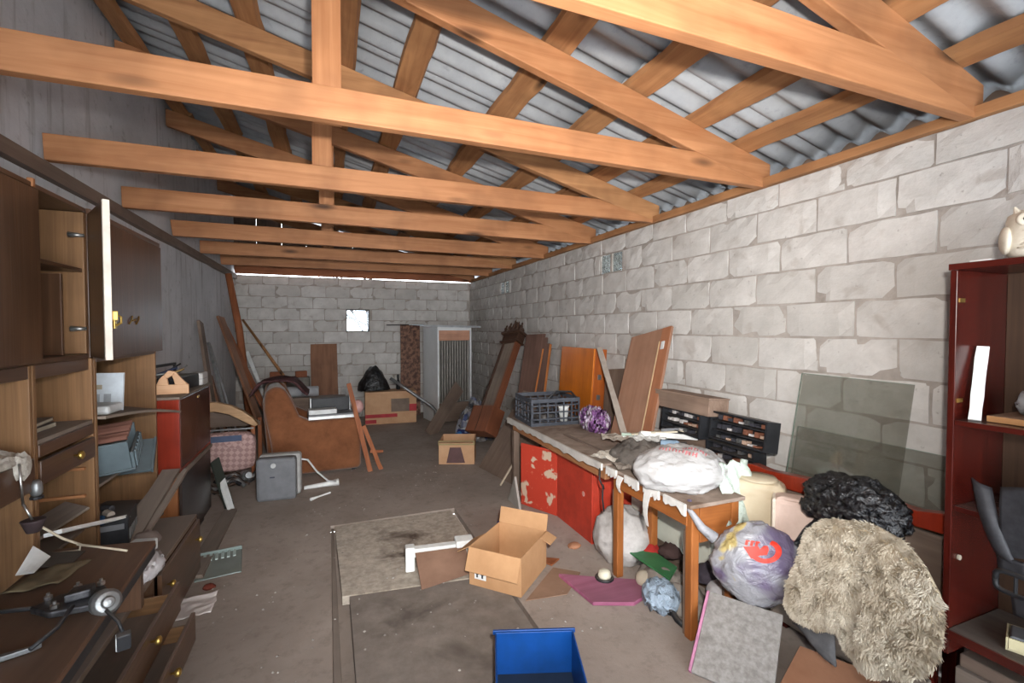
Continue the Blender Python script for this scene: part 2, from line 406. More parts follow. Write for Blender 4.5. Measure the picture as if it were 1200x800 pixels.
for ir, xc in enumerate((2.38, .86, -.68)):
    for iy in range(11):
        yc = -1.75 + 1.06 * iy; k += 1
        o = o0 if first else o0.copy()
        if not first: col.objects.link(o)
        first = False; o.parent = ceil_
        o.matrix_basis = Matrix.Translation((xc, yc, zs(xc) + .014 * (ir + 1) * 0 + (.008 if iy % 2 else 0) + .016 * ir)) @ Matrix.Rotation(ang, 4, 'Y')
for i, (px, wdt) in enumerate(((2.42, .11), (2.05, .13), (1.6, .14), (1.1, .15), (.5, .14), (.12, .09), (-.42, .14), (-.88, .13), (-1.3, .12))):
    for j, (ya, yb) in enumerate(((-2.1, 1.3), (1.25, 5.45), (5.4, 8.95))):
        rnd = random.Random(i * 7 + j); n = 26; vs_ = []; fs = []
        m = MB(loc(px + rnd.uniform(-.02, .02), 0, RZ(px) + .155 / math.cos(ang), 0, 0, math.degrees(ang)))
        e1 = rnd.uniform(0, 9); 
        for q in range(n + 1):
            y = ya + (yb - ya) * q / n; wl_ = wdt / 2 * (1 + .22 * noise.noise(Vector((y * 2.2, e1, 0)))) + rnd.uniform(-.006, .006); wr_ = wdt / 2 * (1 + .22 * noise.noise(Vector((y * 2.2, e1 + 5, 0)))) + rnd.uniform(-.006, .006)
            t0 = .004 * j; vs_ += [(-wl_, y, t0), (wr_, y, t0), (wr_ + .012, y, .034 + t0), (-wl_ - .012, y, .034 + t0)]
        for q in range(n):
            for kk in range(4): fs.append((4 * q + kk, 4 * q + (kk + 1) % 4, 4 * q + 4 + (kk + 1) % 4, 4 * q + 4 + kk))
        fs += [(3, 2, 1, 0), tuple(4 * n + kk for kk in range(4))]
        m.add(vs_, fs); m.build('purlin', ROUGHP('y'), ceil_)
# gable boarding above the back wall, leaving a strip of daylight over the blocks
for i in range(11):
    xa = XL - .05 + i * .385; xb = xa + .38; zb = 2.585 - .028 * (xa - XL) / 4 * (1 if i < 6 else 1.9) + random.uniform(-.008, .006)
    m = MB(); m.prism([(xa, zb), (xb, zb + random.uniform(-.006, .006)), (xb, RZ(xb) + .18), (xa, RZ(xa) + .18)], YB + .06, YB + .085); m.build('gable_board', GREYB('z'), ceil_)
# trusses
TY = [1.16, 2.20, 3.27, 4.28, 5.42, 6.52, 7.62, 8.68]
ordn = ['nearest roof truss, its tie beam crossing the top right corner', 'second roof truss from the camera, with the boldest long tie beam', 'third roof truss from the camera, rafter seen behind the long tie', 'fourth roof truss from the camera', 'fifth roof truss from the camera', 'sixth roof truss from the camera', 'seventh roof truss, second from the back wall', 'last roof truss, right against the back wall']
for i, y in enumerate(TY):
    rnd = random.Random(40 + i); t = thing('roof_truss', 'pine ' + ordn[i], 'truss', loc(0, y, ZT), 'pine roof trusses'); hw = .026
    zb = ZT + rnd.uniform(-.006, .008); zt = zb + .15 + rnd.uniform(-.008, .012)
    xe = XR + .02; xm = XR - (zt - 2.5) / SL
    mat = PINE('x') if i < 7 else REDP('x')
    m = MB(); m.prism([(XL + .04 + rnd.uniform(0, .02), zb), (.6, zb + rnd.uniform(-.006, .006)), (xe, zb), (xe, max(zb + .012, RZ(xe))), (xm, zt), (.4, zt + rnd.uniform(-.006, .006)), (XL + .04, zt)], y - hw, y + hw); m.build('tie_beam', mat, t, bevel=.004)
    xl = XL + .02; dz = .155 / math.cos(ang); j = [rnd.uniform(-.008, .008) for _ in range(4)]
    m = MB(); m.prism([(xe + .02, RZ(xe + .02) + .002), (xe + .02, RZ(xe + .02) + dz), (1.4, RZ(1.4) + dz + 0), (xl, RZ(xl) + dz), (xl, RZ(xl)), (.3, RZ(.3) + j[0]), (1.6, RZ(1.6) + j[1])], y - hw + .002, y + hw + .002); m.build('rafter', PINE('x') if i % 3 != 2 else ROUGHP('x'), t, bevel=.004)
    xp = rnd.uniform(-.03, .03)
    m = MB(); m.prism([(xp - .06, zt - .13 if i in (1, 2) else zt), (xp + .06, zt - .13 if i in (1, 2) else zt), (xp + .06, RZ(xp + .06) + .02), (xp - .06, RZ(xp - .06) + .02)], y + hw + .001, y + hw + .046); m.build('king_post', PINE('z'), t, bevel=.003)
# bare tree outside, seen through the little window
BARK = gen('bark', (26, 22, 20), (40, 34, 30), 12, .9)
tr_ = thing('bare_tree', 'leafless dark tree outside the small back window', 'tree', loc(1.15, 13.2, 0))
m = MB(); m.tube([(1.15, 13.2, -.2), (1.1, 13.2, 1.0), (1.0, 13.15, 2.2), (1.15, 13.1, 3.6)], [.11, .09, .07, .04], 10); m.build('trunk', BARK, tr_, smooth=True)
rb = random.Random(3)
def branch(p, d, L, r, depth):
    pts = [p]; q = Vector(p); dd = Vector(d).normalized()
    for i in range(4):
        dd = (dd + Vector((rb.uniform(-.3, .3), rb.uniform(-.2, .2), rb.uniform(-.2, .3)))).normalized(); q = q + dd * L / 4; pts.append(q.copy())
        if depth and rb.random() < .85: branch(q.copy(), dd + Vector((rb.uniform(-.9, .9), rb.uniform(-.5, .5), rb.uniform(-.5, .7))), L * .6, r * .55, depth - 1)
    bm_.tube(pts, [r * (1 - .18 * i) for i in range(5)], 5)
for k in range(7):
    bm_ = MB(); branch((1.05, 13.15, 1.0 + k * .33), (-1 if k % 2 == 0 else -.5, rb.uniform(-.4, .4), rb.uniform(.1, .8)), 1.5, .04, 2); bm_.build('branch', BARK, tr_, smooth=True)
# ------------------------------------------------------------------ inspection pit cover boards
def flatboard(name, label, cat, mat, pts, z0, z1, bevel=.003, group=None):
    m = MB(); m.prism(pts, z0, z1, 'z'); return tag(m.build(name, mat, bevel=bevel), label, cat, group)
PITA = gen('pit_board_worn', (162, 152, 140), (196, 186, 172), 22, .95, 0, .5, 60, .006, 0, .15, .35, .65, (96, 84, 76), 3.0, (.55, .72))
PITB = gen('pit_board_dark', (116, 107, 100), (140, 131, 123), 9, .9, 0, .3, 50, .004, 0, .15, .3, .7, (98, 90, 84), 2.5)
flatboard('pit_cover', 'pale worn chipboard pit cover set in the floor, farther of the two', 'board', PITA, [(.06, 2.90), (.98, 2.80), (.985, 3.95), (.03, 3.965)], -.05, .006)
flatboard('pit_cover', 'dark dusty pit cover with a raised edge, nearer of the two', 'board', PITB, [(.10, 1.25), (1.0, 1.25), (1.0, 2.775), (.10, 2.875)], -.05, .012)
flatboard('pit_rail', 'narrow timber rail along the left side of the pit', 'rail', DUSTB('y'), [(.005, 1.22), (.05, 1.22), (.025, 3.97), (.003, 3.97)], -.05, -.012)

# ------------------------------------------------------------------ left: low chest of drawers
XF = -.77
t = thing('chest_of_drawers', 'long low brown chest of drawers with brass knobs, two drawers pulled out', 'chest of drawers', loc(XF, 2.3, 0))
def wbx(name, mat, *a, parent=None, bevel=.003): return bx(parent or t, name, mat, *a, bevel=bevel, local=False)
wbx('top_panel', wood('dusty_top', (92, 76, 62), (120, 102, 88), 'y', .8, False, .5), -1.43, XF, 1.4, 3.36, .43, .455)
wbx('side_panel', DVEN('z'), -1.43, XF + .002, 3.34, 3.36, .1, .43); wbx('side_panel', DVEN('z'), -1.43, XF, 1.4, 1.42, .1, .43)
wbx('back_panel', DVEN('z'), -1.43, -1.42, 1.42, 3.34, .1, .43); wbx('base_panel', DVEN('y'), -1.42, XF - .01, 1.42, 3.34, .1, .12)
wbx('divider', DVEN('z'), -1.42, XF - .005, 2.60, 2.62, .12, .43)
wbx('plinth', BLKP, -1.40, XF - .08, 1.45, 3.32, 0, .1)
def knob(parent, p, r=.016):
    m = MB(Matrix.Translation(p) @ Matrix.Rotation(R(90), 4, 'Y')); m.lathe([(.004, 0), (.006, .012), (r, .02), (r * 1.05, .03), (r * .6, .036)], 12); k = m.build('knob', BRASS, parent, smooth=True); return k
d = wbx('drawer_front', DVEN('y'), XF, XF + .018, 2.64, 3.35, .12, .425); knob(d, (XF + .018, 3.24, .34)); knob(d, (XF + .018, 2.72, .34))
def open_drawer(y0, y1, z0, z1, out):
    x1 = XF + out; f_ = wbx('drawer_front', DVEN('y'), x1, x1 + .018, y0, y1, z0, z1); knob(f_, (x1 + .018, (y0 + y1) / 2 + .02, (z0 + z1) / 2 + .03))
    wbx('drawer_side', LVEN('x'), x1 - .42, x1, y0 + .02, y0 + .032, z0 + .02, z1 - .04); wbx('drawer_side', LVEN('x'), x1 - .42, x1, y1 - .032, y1 - .02, z0 + .02, z1 - .04)
    wbx('drawer_bottom', GREYB('y'), x1 - .42, x1, y0 + .032, y1 - .032, z0 + .02, z0 + .026); wbx('drawer_back', LVEN('y'), x1 - .43, x1 - .42, y0 + .02, y1 - .02, z0 + .02, z1 - .05)
open_drawer(1.75, 2.58, .27, .41, .09); open_drawer(1.78, 2.57, .12, .255, .15)

# fold-down desk flap of the leftmost unit, standing out over the chest
t = thing('desk_flap', 'brown fold-down desk flap reaching out over the chest of drawers', 'desk flap', loc(-.85, 1.8, .69))
m = MB(); m.prism([(-1.034, 1.1), (-.63, 1.1), (-.685, 2.345), (-1.034, 2.40)], .69, .71, 'z'); m.build('panel', wood('worktop_brown', (84, 58, 42), (104, 76, 56), 'y', .55, False, .15, 10), t, bevel=.003)
m = MB(); m.prism([(-.655, 1.1), (-.632, 1.1), (-.688, 2.343), (-.71, 2.345)], .655, .689, 'z'); m.build('edge_strip', BLKP, t)
m = MB(); m.prism([(-.98, 2.28), (-.72, 2.28), (-.72, 2.31), (-.98, 2.31)], .46, .688, 'z'); m.build('support', DVEN('z'), t)

# ------------------------------------------------------------------ shelf units above the chest
F = -1.05
def side(name, y, z0=.457, z1=1.46, th=.022): return wbx(name, LVEN('z'), -1.44, F, y, y + th, z0, z1)
t = thing('shelf_unit', 'leftmost open wooden shelf unit with a drawer heaped with white debris', 'shelf unit', loc(-1.24, 2.0, .457))
side('side_panel', 1.52); side('side_panel', 2.285); wbx('back_panel', LVEN('z'), -1.44, -1.432, 1.545, 2.283, .457, 1.46); wbx('top_panel', DVEN('y'), -1.44, F, 1.545, 2.283, 1.41, 1.46); wbx('shelf', DVEN('y'), -1.43, F - .01, 1.545, 2.283, 1.095, 1.115)
d = wbx('drawer_front', DVEN('y'), F - .008, F + .012, 1.56, 2.283, .99, 1.11)
t = thing('shelf_unit', 'middle wooden shelf unit with a small brown drawer and brass knob', 'shelf unit', loc(-1.24, 2.57, .457))
side('side_panel', 2.309); side('side_panel', 2.783); wbx('back_panel', LVEN('z'), -1.44, -1.432, 2.333, 2.78, .457, 1.46); wbx('top_rail', DVEN('y'), -1.43, F - .01, 2.333, 2.78, 1.405, 1.46); wbx('shelf', DUSTB('y'), -1.43, F, 2.333, 2.78, 1.15, 1.168)
wbx('shelf_edge', DVEN('y'), F - .02, F + .004, 2.333, 2.78, 1.10, 1.149)
d = wbx('drawer_front', DVEN('y'), F - .012, F + .008, 2.333, 2.78, .99, 1.085); knob(d, (F + .008, 2.58, 1.045), .018)
for z in (.93, .80): wbx('slide_rail', PINE('x'), -1.40, F - .03, 2.765, 2.782, z, z + .014)
wbx('shelf', DUSTB('y'), -1.43, F - .04, 2.333, 2.78, .64, .655)
t = thing('shelf_unit', 'widest wooden shelf unit, its warped shelf jutting out, next to red cabinet', 'shelf unit', loc(-1.24, 3.24, .457))
side('side_panel', 2.81); side('side_panel', 3.645); wbx('back_panel', LVEN('z'), -1.44, -1.432, 2.834, 3.643, .457, 1.46); wbx('top_panel', DVEN('y'), -1.44, F, 2.834, 3.643, 1.438, 1.46)
m = MB(); m.sheet(lambda u, v: (-1.42 + (.40 + .11 * u) * v, 2.834 + .80 * u, 1.165 - .115 * u * (.3 + .7 * v) + .02 * math.sin(u * 3)), 8, 4, .014); m.build('warped_shelf', DUSTB('y'), t)
wbx('shelf', DUSTB('y'), -1.43, F - .03, 2.834, 3.643, .80, .815)

# upper cabinets
HIN = flat('hinge', (150, 150, 148), .4, .8)
t = thing('wall_cabinet', 'upper brown cabinet with one door closed and one hanging open', 'cabinet', loc(-1.24, 2.3, 1.462))
wbx('side_panel', LVEN('z'), -1.44, F, 2.735, 2.757, 1.484, 2.138); wbx('side_panel', DVEN('z'), -1.44, F, 1.5, 1.522, 1.484, 2.138); wbx('divider', LVEN('z'), -1.43, F - .02, 2.325, 2.343, 1.484, 2.138)
wbx('top_panel', DVEN('y'), -1.44, F + .004, 1.5, 2.757, 2.14, 2.16); wbx('base_panel', DVEN('y'), -1.44, F, 1.5, 2.757, 1.462, 1.482); wbx('back_panel', LVEN('z'), -1.44, -1.434, 1.524, 2.733, 1.484, 2.138)
wbx('shelf', DVEN('y'), -1.43, F - .006, 2.345, 2.733, 1.86, 1.878)
wbx('door', DVEN('z'), F + .004, F + .022, 1.93, 2.335, 1.47, 2.13); wbx('door', DVEN('z'), F + .004, F + .022, 1.51, 1.926, 1.47, 2.13)
wbx('batten', PINE('z'), F - .01, F + .01, 2.325, 2.343, 2.141, 2.175)
Md = loc(F + .006, 2.752, 1.47) @ Matrix.Rotation(R(28), 4, 'Z'); m = MB(Md); m.box(0, .016, -.39, -.012, 0, .66); d = m.build('door', DVEN('z'), t, bevel=.002)
m = MB(Md); m.box(-.004, .020, -.414, -.39, 0, .66); m.build('door_edge', flat('pale_edge', (206, 196, 184), .6), d, bevel=.002)
m = MB(Md); m.box(.020, .026, -.385, -.36, .16, .21); m.box(.026, .045, -.38, -.368, .165, .205); m.build('handle', BRASS, d, bevel=.003)
for z in (1.60, 2.03):
    m = MB(); m.tube([(F - .05, 2.728, z), (F - .02, 2.724, z), (F + .004, 2.735, z)], [.014, .010, .008], 8); m.build('hinge', HIN, t, smooth=True)
m = MB(); m.prism([(-1.40, 2.66), (-1.08, 2.60), (-1.078, 2.615), (-1.40, 2.675)], 1.484, 1.84, 'z'); tag(m.build('loose_panel', DVEN('z'), bevel=.002), 'loose brown panel standing inside the open upper cabinet', 'panel')
t = thing('wall_cabinet', 'upper glossy brown cabinet with closed door beside the plaster wall', 'cabinet', loc(-1.24, 3.24, 1.462))
wbx('body', DVEN('z'), -1.44, F, 2.775, 3.73, 1.462, 2.14); wbx('top_rail', DVEN('y'), -1.44, F + .012, 2.775, 3.74, 2.141, 2.165)
d = wbx('door', wood('gloss_veneer', (70, 48, 34), (92, 65, 47), 'z', .36, False, 0, 16, .4), F + .002, F + .022, 2.79, 3.725, 1.455, 2.135)
m = MB(); m.box(F + .022, F + .028, 2.97, 3.00, 1.60, 1.69); m.tube([(F + .028, 2.985, 1.615), (F + .05, 2.985, 1.63), (F + .05, 2.985, 1.66), (F + .028, 2.985, 1.675)], .006, 8); m.build('handle', BRASS, d, bevel=.002)
m = MB()
for k in range(3): m.tube([(F + .024, 3.17 + .05 * k, 1.625 + .02 * (k % 2)), (F + .029, 3.19 + .05 * k, 1.65), (F + .024, 3.215 + .05 * k, 1.67 - .02 * (k % 2))], .004, 6)
m.build('brass_strokes', BRASS, d)  # short bent brass strokes set on the closed door

# ------------------------------------------------------------------ things on the left shelves
def single(m, name, mat, label, cat, group=None, **k): return tag(m.build(name, mat, **k), label, cat, group)
# white debris on the left drawer
DEB = gen('plaster_debris', (150, 144, 134), (196, 190, 180), 20, .95, 0, .6, 60, .01)
m = MB(); m.blob(lambda d: (d.x * .13, d.y * .20, max(-.004, d.z * .05) * (1 + .7 * nz(d, 4, 2)) ) if True else 0, (-1.16, 2.12, 1.12), 4); m.blob(lambda d: (d.x * .03, d.y * .05, d.z * .05 * (1 + .5 * nz(d, 5, 1))), (-1.045, 2.2, 1.10), 3)
o = single(m, 'plaster_debris', DEB, 'crumbled white plaster spilling over the left drawer', 'debris'); o['kind'] = 'stuff'
t = thing('hanging_tool', 'thin steel rod with a dark cup hanging in the left shelf unit', 'tool', loc(-1.0, 2.18, .88))
m = MB(); m.tube([(-1.02, 2.165, .975), (-1.005, 2.17, .93), (-1.0, 2.18, .90)], .004, 8); m.tube([(-1.025, 2.16, 1.12), (-1.02, 2.165, .97)], .004, 8); m.build('rod', CHROME, t, smooth=True)
m = MB(); m.lathe([(.02, -.02), (.034, .02), (.036, .024), (.03, .026)], 12, (-1.0, 2.18, .885)); m.build('cup', flat('dark_cup', (58, 46, 48), .7), t, smooth=True)
t = thing('socket_plug', 'small metal socket fitting hanging under the left drawer edge', 'fitting', loc(-1.02, 2.27, .98))
m = MB(); m.lathe([(.012, -.03), (.018, -.02), (.018, .015), (.01, .03)], 12, (-1.03, 2.27, 1.0)); m.build('body', STEEL, t, smooth=True)
m = MB(); m.lathe([(.02, -.005), (.02, .004)], 12, (-1.03, 2.27, .965)); m.build('rim', BLKP, t)
# middle unit: round clock-like tin and books
m = MB(loc(-1.16, 2.42, 1.21, 0, 0, 75)); m.lathe([(.03, -.015), (.045, -.012), (.045, .012), (.03, .015)], 20); single(m, 'round_tin', STEEL, 'round metal tin on the middle shelf', 'tin', smooth=False, bevel=.003)
for k, (z, c_, lab) in enumerate(((1.169, (92, 86, 82), 'thicker grey book at the bottom of the pair on the middle shelf'), (1.195, (116, 106, 98), 'thin dusty book on top of the pair on the middle shelf'))):
    t = thing('book', lab, 'book', loc(-1.22, 2.5, z, 6 * k)); h = .022 - .006 * k
    bx(t, 'pages', flat('pages', (176, 168, 150), .9), -.10, .098, -.13, .13, .003, h - .003, 0); mm = MB(MW[t.name]); mm.box(-.104, .10, -.134, .134, 0, .003); mm.box(-.104, .10, -.134, .134, h - .003, h); mm.box(-.107, -.104, -.134, .134, 0, h); mm.build('cover', flat('cover%d' % k, c_, .7), t)
# wide unit top shelf: framed picture and dish
t = thing('picture_box', 'white box panel with three grey printed jars, on warped shelf', 'picture', loc(-1.3, 3.0, 1.16, -12))
WB = flat('white_print', (205, 214, 222), .5); M0 = MW[t.name]
PF = M0 @ Matrix.Rotation(R(-5), 4, 'X')
m = MB(PF); m.box(-.06, .20, .20, .216, .0, .215); m.build('panel', WB, t, bevel=.002)
m = MB(PF)
for k in range(3): m.box(.0 + .055 * k, .035 + .055 * k, .1985, .2, .03, .10)
m.build('printed_jars', flat('grey_print', (158, 164, 170), .6), t)
m = MB(PF); m.box(.055, .10, .1985, .2, .125, .15); m.build('printed_emblem', flat('tan_print', (170, 160, 140), .6), t)
m = MB(); m.prism([(-1.28, 2.93), (-1.03, 2.90), (-1.02, 3.06), (-1.26, 3.10)], 1.166, 1.212, 'z'); single(m, 'white_dish', flat('white_dish', (188, 190, 190), .5), 'low white plastic dish in front of the picture box', 'dish', bevel=.015)
# toolbox crate (blue) on the lower shelf
t = thing('tool_tray', 'blue-green plastic tool tray with ribbed side tilted on the lower shelf', 'tray', loc(-1.17, 3.07, .87, 12, 8, -6))
BLUP = flat('dusty_teal', (84, 98, 104), .6, dust=.2); M0 = MW[t.name]
m = MB(M0); m.box(-.20, .20, -.17, .17, 0, .012); m.box(-.20, -.185, -.17, .17, .012, .16); m.box(-.185, .185, -.17, -.155, .012, .16); m.box(-.185, .185, .155, .17, .012, .16); m.box(.185, .20, -.17, .17, .012, .10); m.build('tub', BLUP, t, bevel=.004)
for k in range(6): bx(t, 'rib', BLUP, .20, .21, -.15 + .056 * k, -.13 + .056 * k, .01, .10)
m = MB(M0); m.sheet(lambda u, v: (-.18 + .36 * u, -.15 + .30 * v, .165 + .012 * math.sin(v * 40)), 2, 24, .006); m.build('slotted_lid', flat('rust_slats', (122, 84, 72), .7), t)
t = thing('tool_tray', 'flat teal lid leaning behind the ribbed tool tray', 'lid', loc(-1.2, 3.38, .83, 10, 40)); bx(t, 'plate', BLUP, -.17, .2, -.12, .12, 0, .015); bx(t, 'rim', BLUP, .2, .212, -.12, .12, -.01, .03)
# black electronics below
for k, (x, y, z, sx, sy, sz, rz, lab) in enumerate(((-1.14, 3.0, .66, .16, .11, .09, 8, 'black radio chassis under the blue tray'), (-1.13, 3.35, .70, .16, .10, .05, -14, 'flat black cassette deck leaning behind the chassis'))):
    t = thing('electronics_box', lab, 'electronics', loc(x, y, z - .2 if k == 0 else z - .24, rz)); bx(t, 'case', BLKP, -sx, sx, -sy, sy, 0, sz * 2, .006)
    for q in range(4): bx(t, 'slot', STEEL, sx, sx + .004, -sy + .02 + q * sy * .45, -sy + .05 + q * sy * .45, sz * .6, sz * 1.2, 0)
    bx(t, 'foot_strip', GREYP, -sx * .9, sx * .9, -sy - .004, -sy, sz * 1.3, sz * 1.6, 0)
random.seed(5)
for k in range(5):
    c_ = [(150, 60, 40), (40, 90, 140), (180, 170, 160), (60, 60, 64), (160, 120, 60)][k % 5]; y = 2.86 + .055 * k
    m = MB(loc(F - .04 + .012 * (k % 3), y, .62 + .012 * (k % 4), 20 * k, 90)); m.lathe([(.014, -.03), (.018, -.028), (.018, .028), (.012, .03)], 10)
    single(m, 'small_reel', flat('reel%d' % (k % 5), c_, .6), 'small %s reel among the clutter in the wide shelf unit' % ['rust red', 'blue', 'pale grey', 'black', 'tan'][k], 'reel', 'reels in the wide shelf unit', bevel=.002)
m = MB(frame((-1.03, 2.37, .785), (-1.0, 3.03, .60), (.5, 0, .1))); m.box(-.03, .03, -.008, .008, 0, .62); single(m, 'white_strip', FOAM, 'white edged narrow shelf board poking out of the middle unit', 'board', bevel=.002)
m = MB(frame((-1.30, 2.45, .66), (-1.08, 2.72, .79), (.5, -.3, 0))); m.box(-.08, .08, -.006, .006, 0, .36); single(m, 'grey_board', DUSTB('z'), 'small dusty board lying askew in the middle shelf unit', 'board', bevel=.002)

# items on the chest top
m = MB(frame((-1.0, 2.92, .47), (-.97, 3.60, .66), (1, 0, 0))); m.board(.74, .10, .022, 5); single(m, 'plank', DUSTB('z'), 'dusty plank sloping up from the chest to the low cabinet', 'plank')
m = MB(frame((-.93, 2.96, .475), (-.88, 3.58, .675), (1, 0, 0))); m.board(.66, .025, .02, 6); single(m, 'batten', DUSTB('z'), 'thin dusty batten sloping beside the plank on the chest', 'batten')
t = thing('wall_switch', 'white electrical box with a round hole on the chest top', 'electrical box', loc(-.90, 2.86, .456, -15)); bx(t, 'case', WHITEP, -.055, .055, -.05, .05, 0, .06, .008)
m = MB(MW[t.name] @ loc(.056, 0, .032, 0, 0, 90)); m.lathe([(.024, -.002), (.024, .002)], 16); m.build('hole', flat('hole', (30, 30, 32), .9), t)
m = MB(); m.blob(lambda d: (d.x * .07, d.y * .05, max(-.01, d.z * .05) * (1 + .4 * nz(d, 3))), (-.92, 3.0, .467), 3); single(m, 'rag', gen('rag_grey', (96, 84, 80), (124, 112, 106)), 'small grey rag bundled behind the white electrical box', 'rag', smooth=True)
m = MB(); m.blob(lambda d: (d.x * .055 * (1 + .3 * nz(d, 5)), d.y * .13 * (1 + .4 * nz(d, 4, 2)), max(-.02, d.z * .055) * (1 + .6 * nz(d, 6, 3))), (-.80, 2.62, .478), 4); single(m, 'white_rag', gen('rag_white', (178, 174, 178), (206, 204, 206)), 'crumpled white rag hanging over the chest edge', 'rag', smooth=True)
# items on the desk flap: wiper motor and linkage
t = thing('wiper_mechanism', 'chrome windscreen wiper motor with black linkage rods on the desk flap', 'wiper motor', loc(-.70, 1.83, .711))
m = MB(loc(-.655, 1.79, .748, 30, 70)); m.lathe([(.026, -.043), (.038, -.038), (.038, .017), (.03, .03), (.017, .034), (.015, .047), (.005, .05)], 18); m.build('motor', STEEL, t, smooth=False, bevel=.002)
m = MB(); m.prism([(-.86, 1.84), (-.81, 1.90), (-.70, 1.915), (-.665, 1.855), (-.68, 1.79), (-.79, 1.785)], .727, .748, 'z'); m.prism([(-.77, 1.82), (-.71, 1.84), (-.715, 1.89), (-.77, 1.875)], .748, .774, 'z'); m.build('gear_bracket', gen('dark_metal', (52, 52, 56), (98, 98, 100), 25, .4, .7, .3), t, bevel=.005)
m = MB(); m.tube([(-.82, 1.85, .735), (-.95, 1.895, .724), (-1.03, 1.905, .721)], .007, 8); m.build('linkage_rod', BLKP, t, smooth=True)
m = MB(); m.tube([(-.74, 1.80, .748), (-.735, 1.70, .74), (-.765, 1.635, .727)], .006, 8); m.build('linkage_rod', BLKP, t, smooth=True)
m = MB(); m.tube([(-.64, 1.75, .74), (-.60, 1.72, .714), (-.585, 1.705, .688)], .005, 8); m.build('wire', BLKP, t, smooth=True)
for p in ((-.83, 1.875, .748), (-.77, 1.91, .752), (-.71, 1.91, .752), (-.785, 1.805, .75)):
    m = MB(); m.lathe([(.011, 0), (.011, .010), (.005, .012), (.005, .02)], 10, p); m.build('bolt', CHROME, t)
m = MB(loc(-.582, 1.703, .662, 20, 10)); m.box(-.017, .017, -.012, .012, -.026, .026); p_ = m.build('connector', BLKP, t, bevel=.004)
m = MB(loc(-.582, 1.703, .662, 20, 10)); m.box(-.019, -.017, -.010, .010, -.022, .022); m.build('connector_face', WHITEP, p_)
t = thing('metal_linkage_bar', 'bent grey metal bar with a bracket on the near part of the flap', 'metal bar', loc(-.85, 1.6, .711))
m = MB(); m.tube([(-1.02, 1.69, .72), (-.98, 1.665, .72), (-.905, 1.60, .72)], .0085, 8); m.prism([(-.92, 1.585), (-.765, 1.645), (-.75, 1.66), (-.91, 1.62)], .713, .727, 'z'); m.build('bar', STEEL, t, bevel=.002)
m = MB(); m.lathe([(.014, 0), (.014, .017), (.009, .022)], 12, (-.878, 1.585, .711)); m.box(-.937, -.87, 1.665, 1.683, .711, .725); m.tube([(-.93, 1.62, .72), (-.916, 1.67, .725)], .005, 8); m.build('bracket', CHROME, t)
m = MB(); m.tube([(-1.0, 2.2, .90), (-1.005, 2.24, .86), (-.96, 2.28, .79), (-.925, 2.32, .745), (-.93, 2.33, .718), (-1.02, 2.34, .716)], .0045, 8); m.tube([(-.93, 2.31, .75), (-.85, 2.30, .728), (-.755, 2.26, .716)], .0045, 8); single(m, 'beige_rope', flat('cord', (196, 184, 164), .7), 'beige cord looping from the hanging cup to the desk flap', 'cord', smooth=True)
m = MB(); m.sheet(lambda u, v: (-1.03 + .15 * u + .03 * v, 2.02 + .17 * v + .03 * u, .714 + .012 * (nz((u * 3, v * 3, 0), 1, 1) + .6) * (1 if 0 < u < 1 else .4)), 12, 10, .002); single(m, 'wrapping_sheet', flat('brown_wrap', (112, 100, 78), .6), 'crinkled olive wrapping sheet on the desk flap', 'sheet', smooth=True)
m = MB(); m.sheet(lambda u, v: (-1.03 + .05 * u - .01 * v, 2.13 + .13 * v, .725 + .05 * (1 - u) * v + .01), 4, 4, .002); single(m, 'paper_sheet', FOAM, 'white paper curling at the left edge of the desk flap', 'paper')
m = MB(); m.sheet(lambda u, v: (-1.028 + .12 * u, 2.20 + .12 * v, .716 + .012 * (1 - u)), 4, 4, .003); single(m, 'rubber_mat', gen('mat_grey', (72, 66, 60), (90, 84, 78)), 'small dark grey mat beside the curling paper', 'mat')

# ------------------------------------------------------------------ red cabinet and the cabinets under it
XC = -.935
t = thing('low_cabinet', 'dark glossy low cabinet on the floor under the red one', 'cabinet', loc(-1.17, 3.95, 0))
wbx('body', wood('umber_side', (120, 74, 42), (150, 96, 56), 'z', .6), -1.43, XC - .02, 3.70, 4.54, .08, .60); wbx('top_panel', DUSTB('y'), -1.43, XC + .01, 3.68, 4.56, .601, .63)
d = wbx('door', wood('gloss_dark', (46, 38, 36), (64, 54, 50), 'z', .25, False, 0, 14, .5), XC - .018, XC, 3.72, 4.54, .10, .59); wbx('plinth', BLKP, -1.40, XC - .05, 3.72, 4.52, 0, .079)
t = thing('red_cabinet', 'small cabinet with bright red lacquered side and dark glossy doors', 'cabinet', loc(-1.15, 4.12, .631))
wbx('side_panel', BRDL('z'), -1.42, XC, 3.69, 3.712, .632, 1.125); wbx('side_panel', BRDL('z'), -1.42, XC, 4.53, 4.552, .632, 1.125); wbx('top_panel', DUSTB('y'), -1.42, XC + .005, 3.685, 4.555, 1.126, 1.145); wbx('base_panel', BRDL('y'), -1.42, XC, 3.713, 4.529, .634, .654); wbx('back_panel', GREYB('z'), -1.42, -1.41, 3.713, 4.529, .655, 1.125)
for y0_, y1_ in ((3.714, 4.12), (4.122, 4.528)):
    d = wbx('door', wood('gloss_maroon', (58, 32, 28), (82, 46, 38), 'z', .2, False, 0, 14, .6), XC - .016, XC + .002, y0_, y1_, .656, 1.123)
wbx('lock_plate', BRASS, XC + .002, XC + .006, 4.14, 4.20, 1.075, 1.09, parent=d)
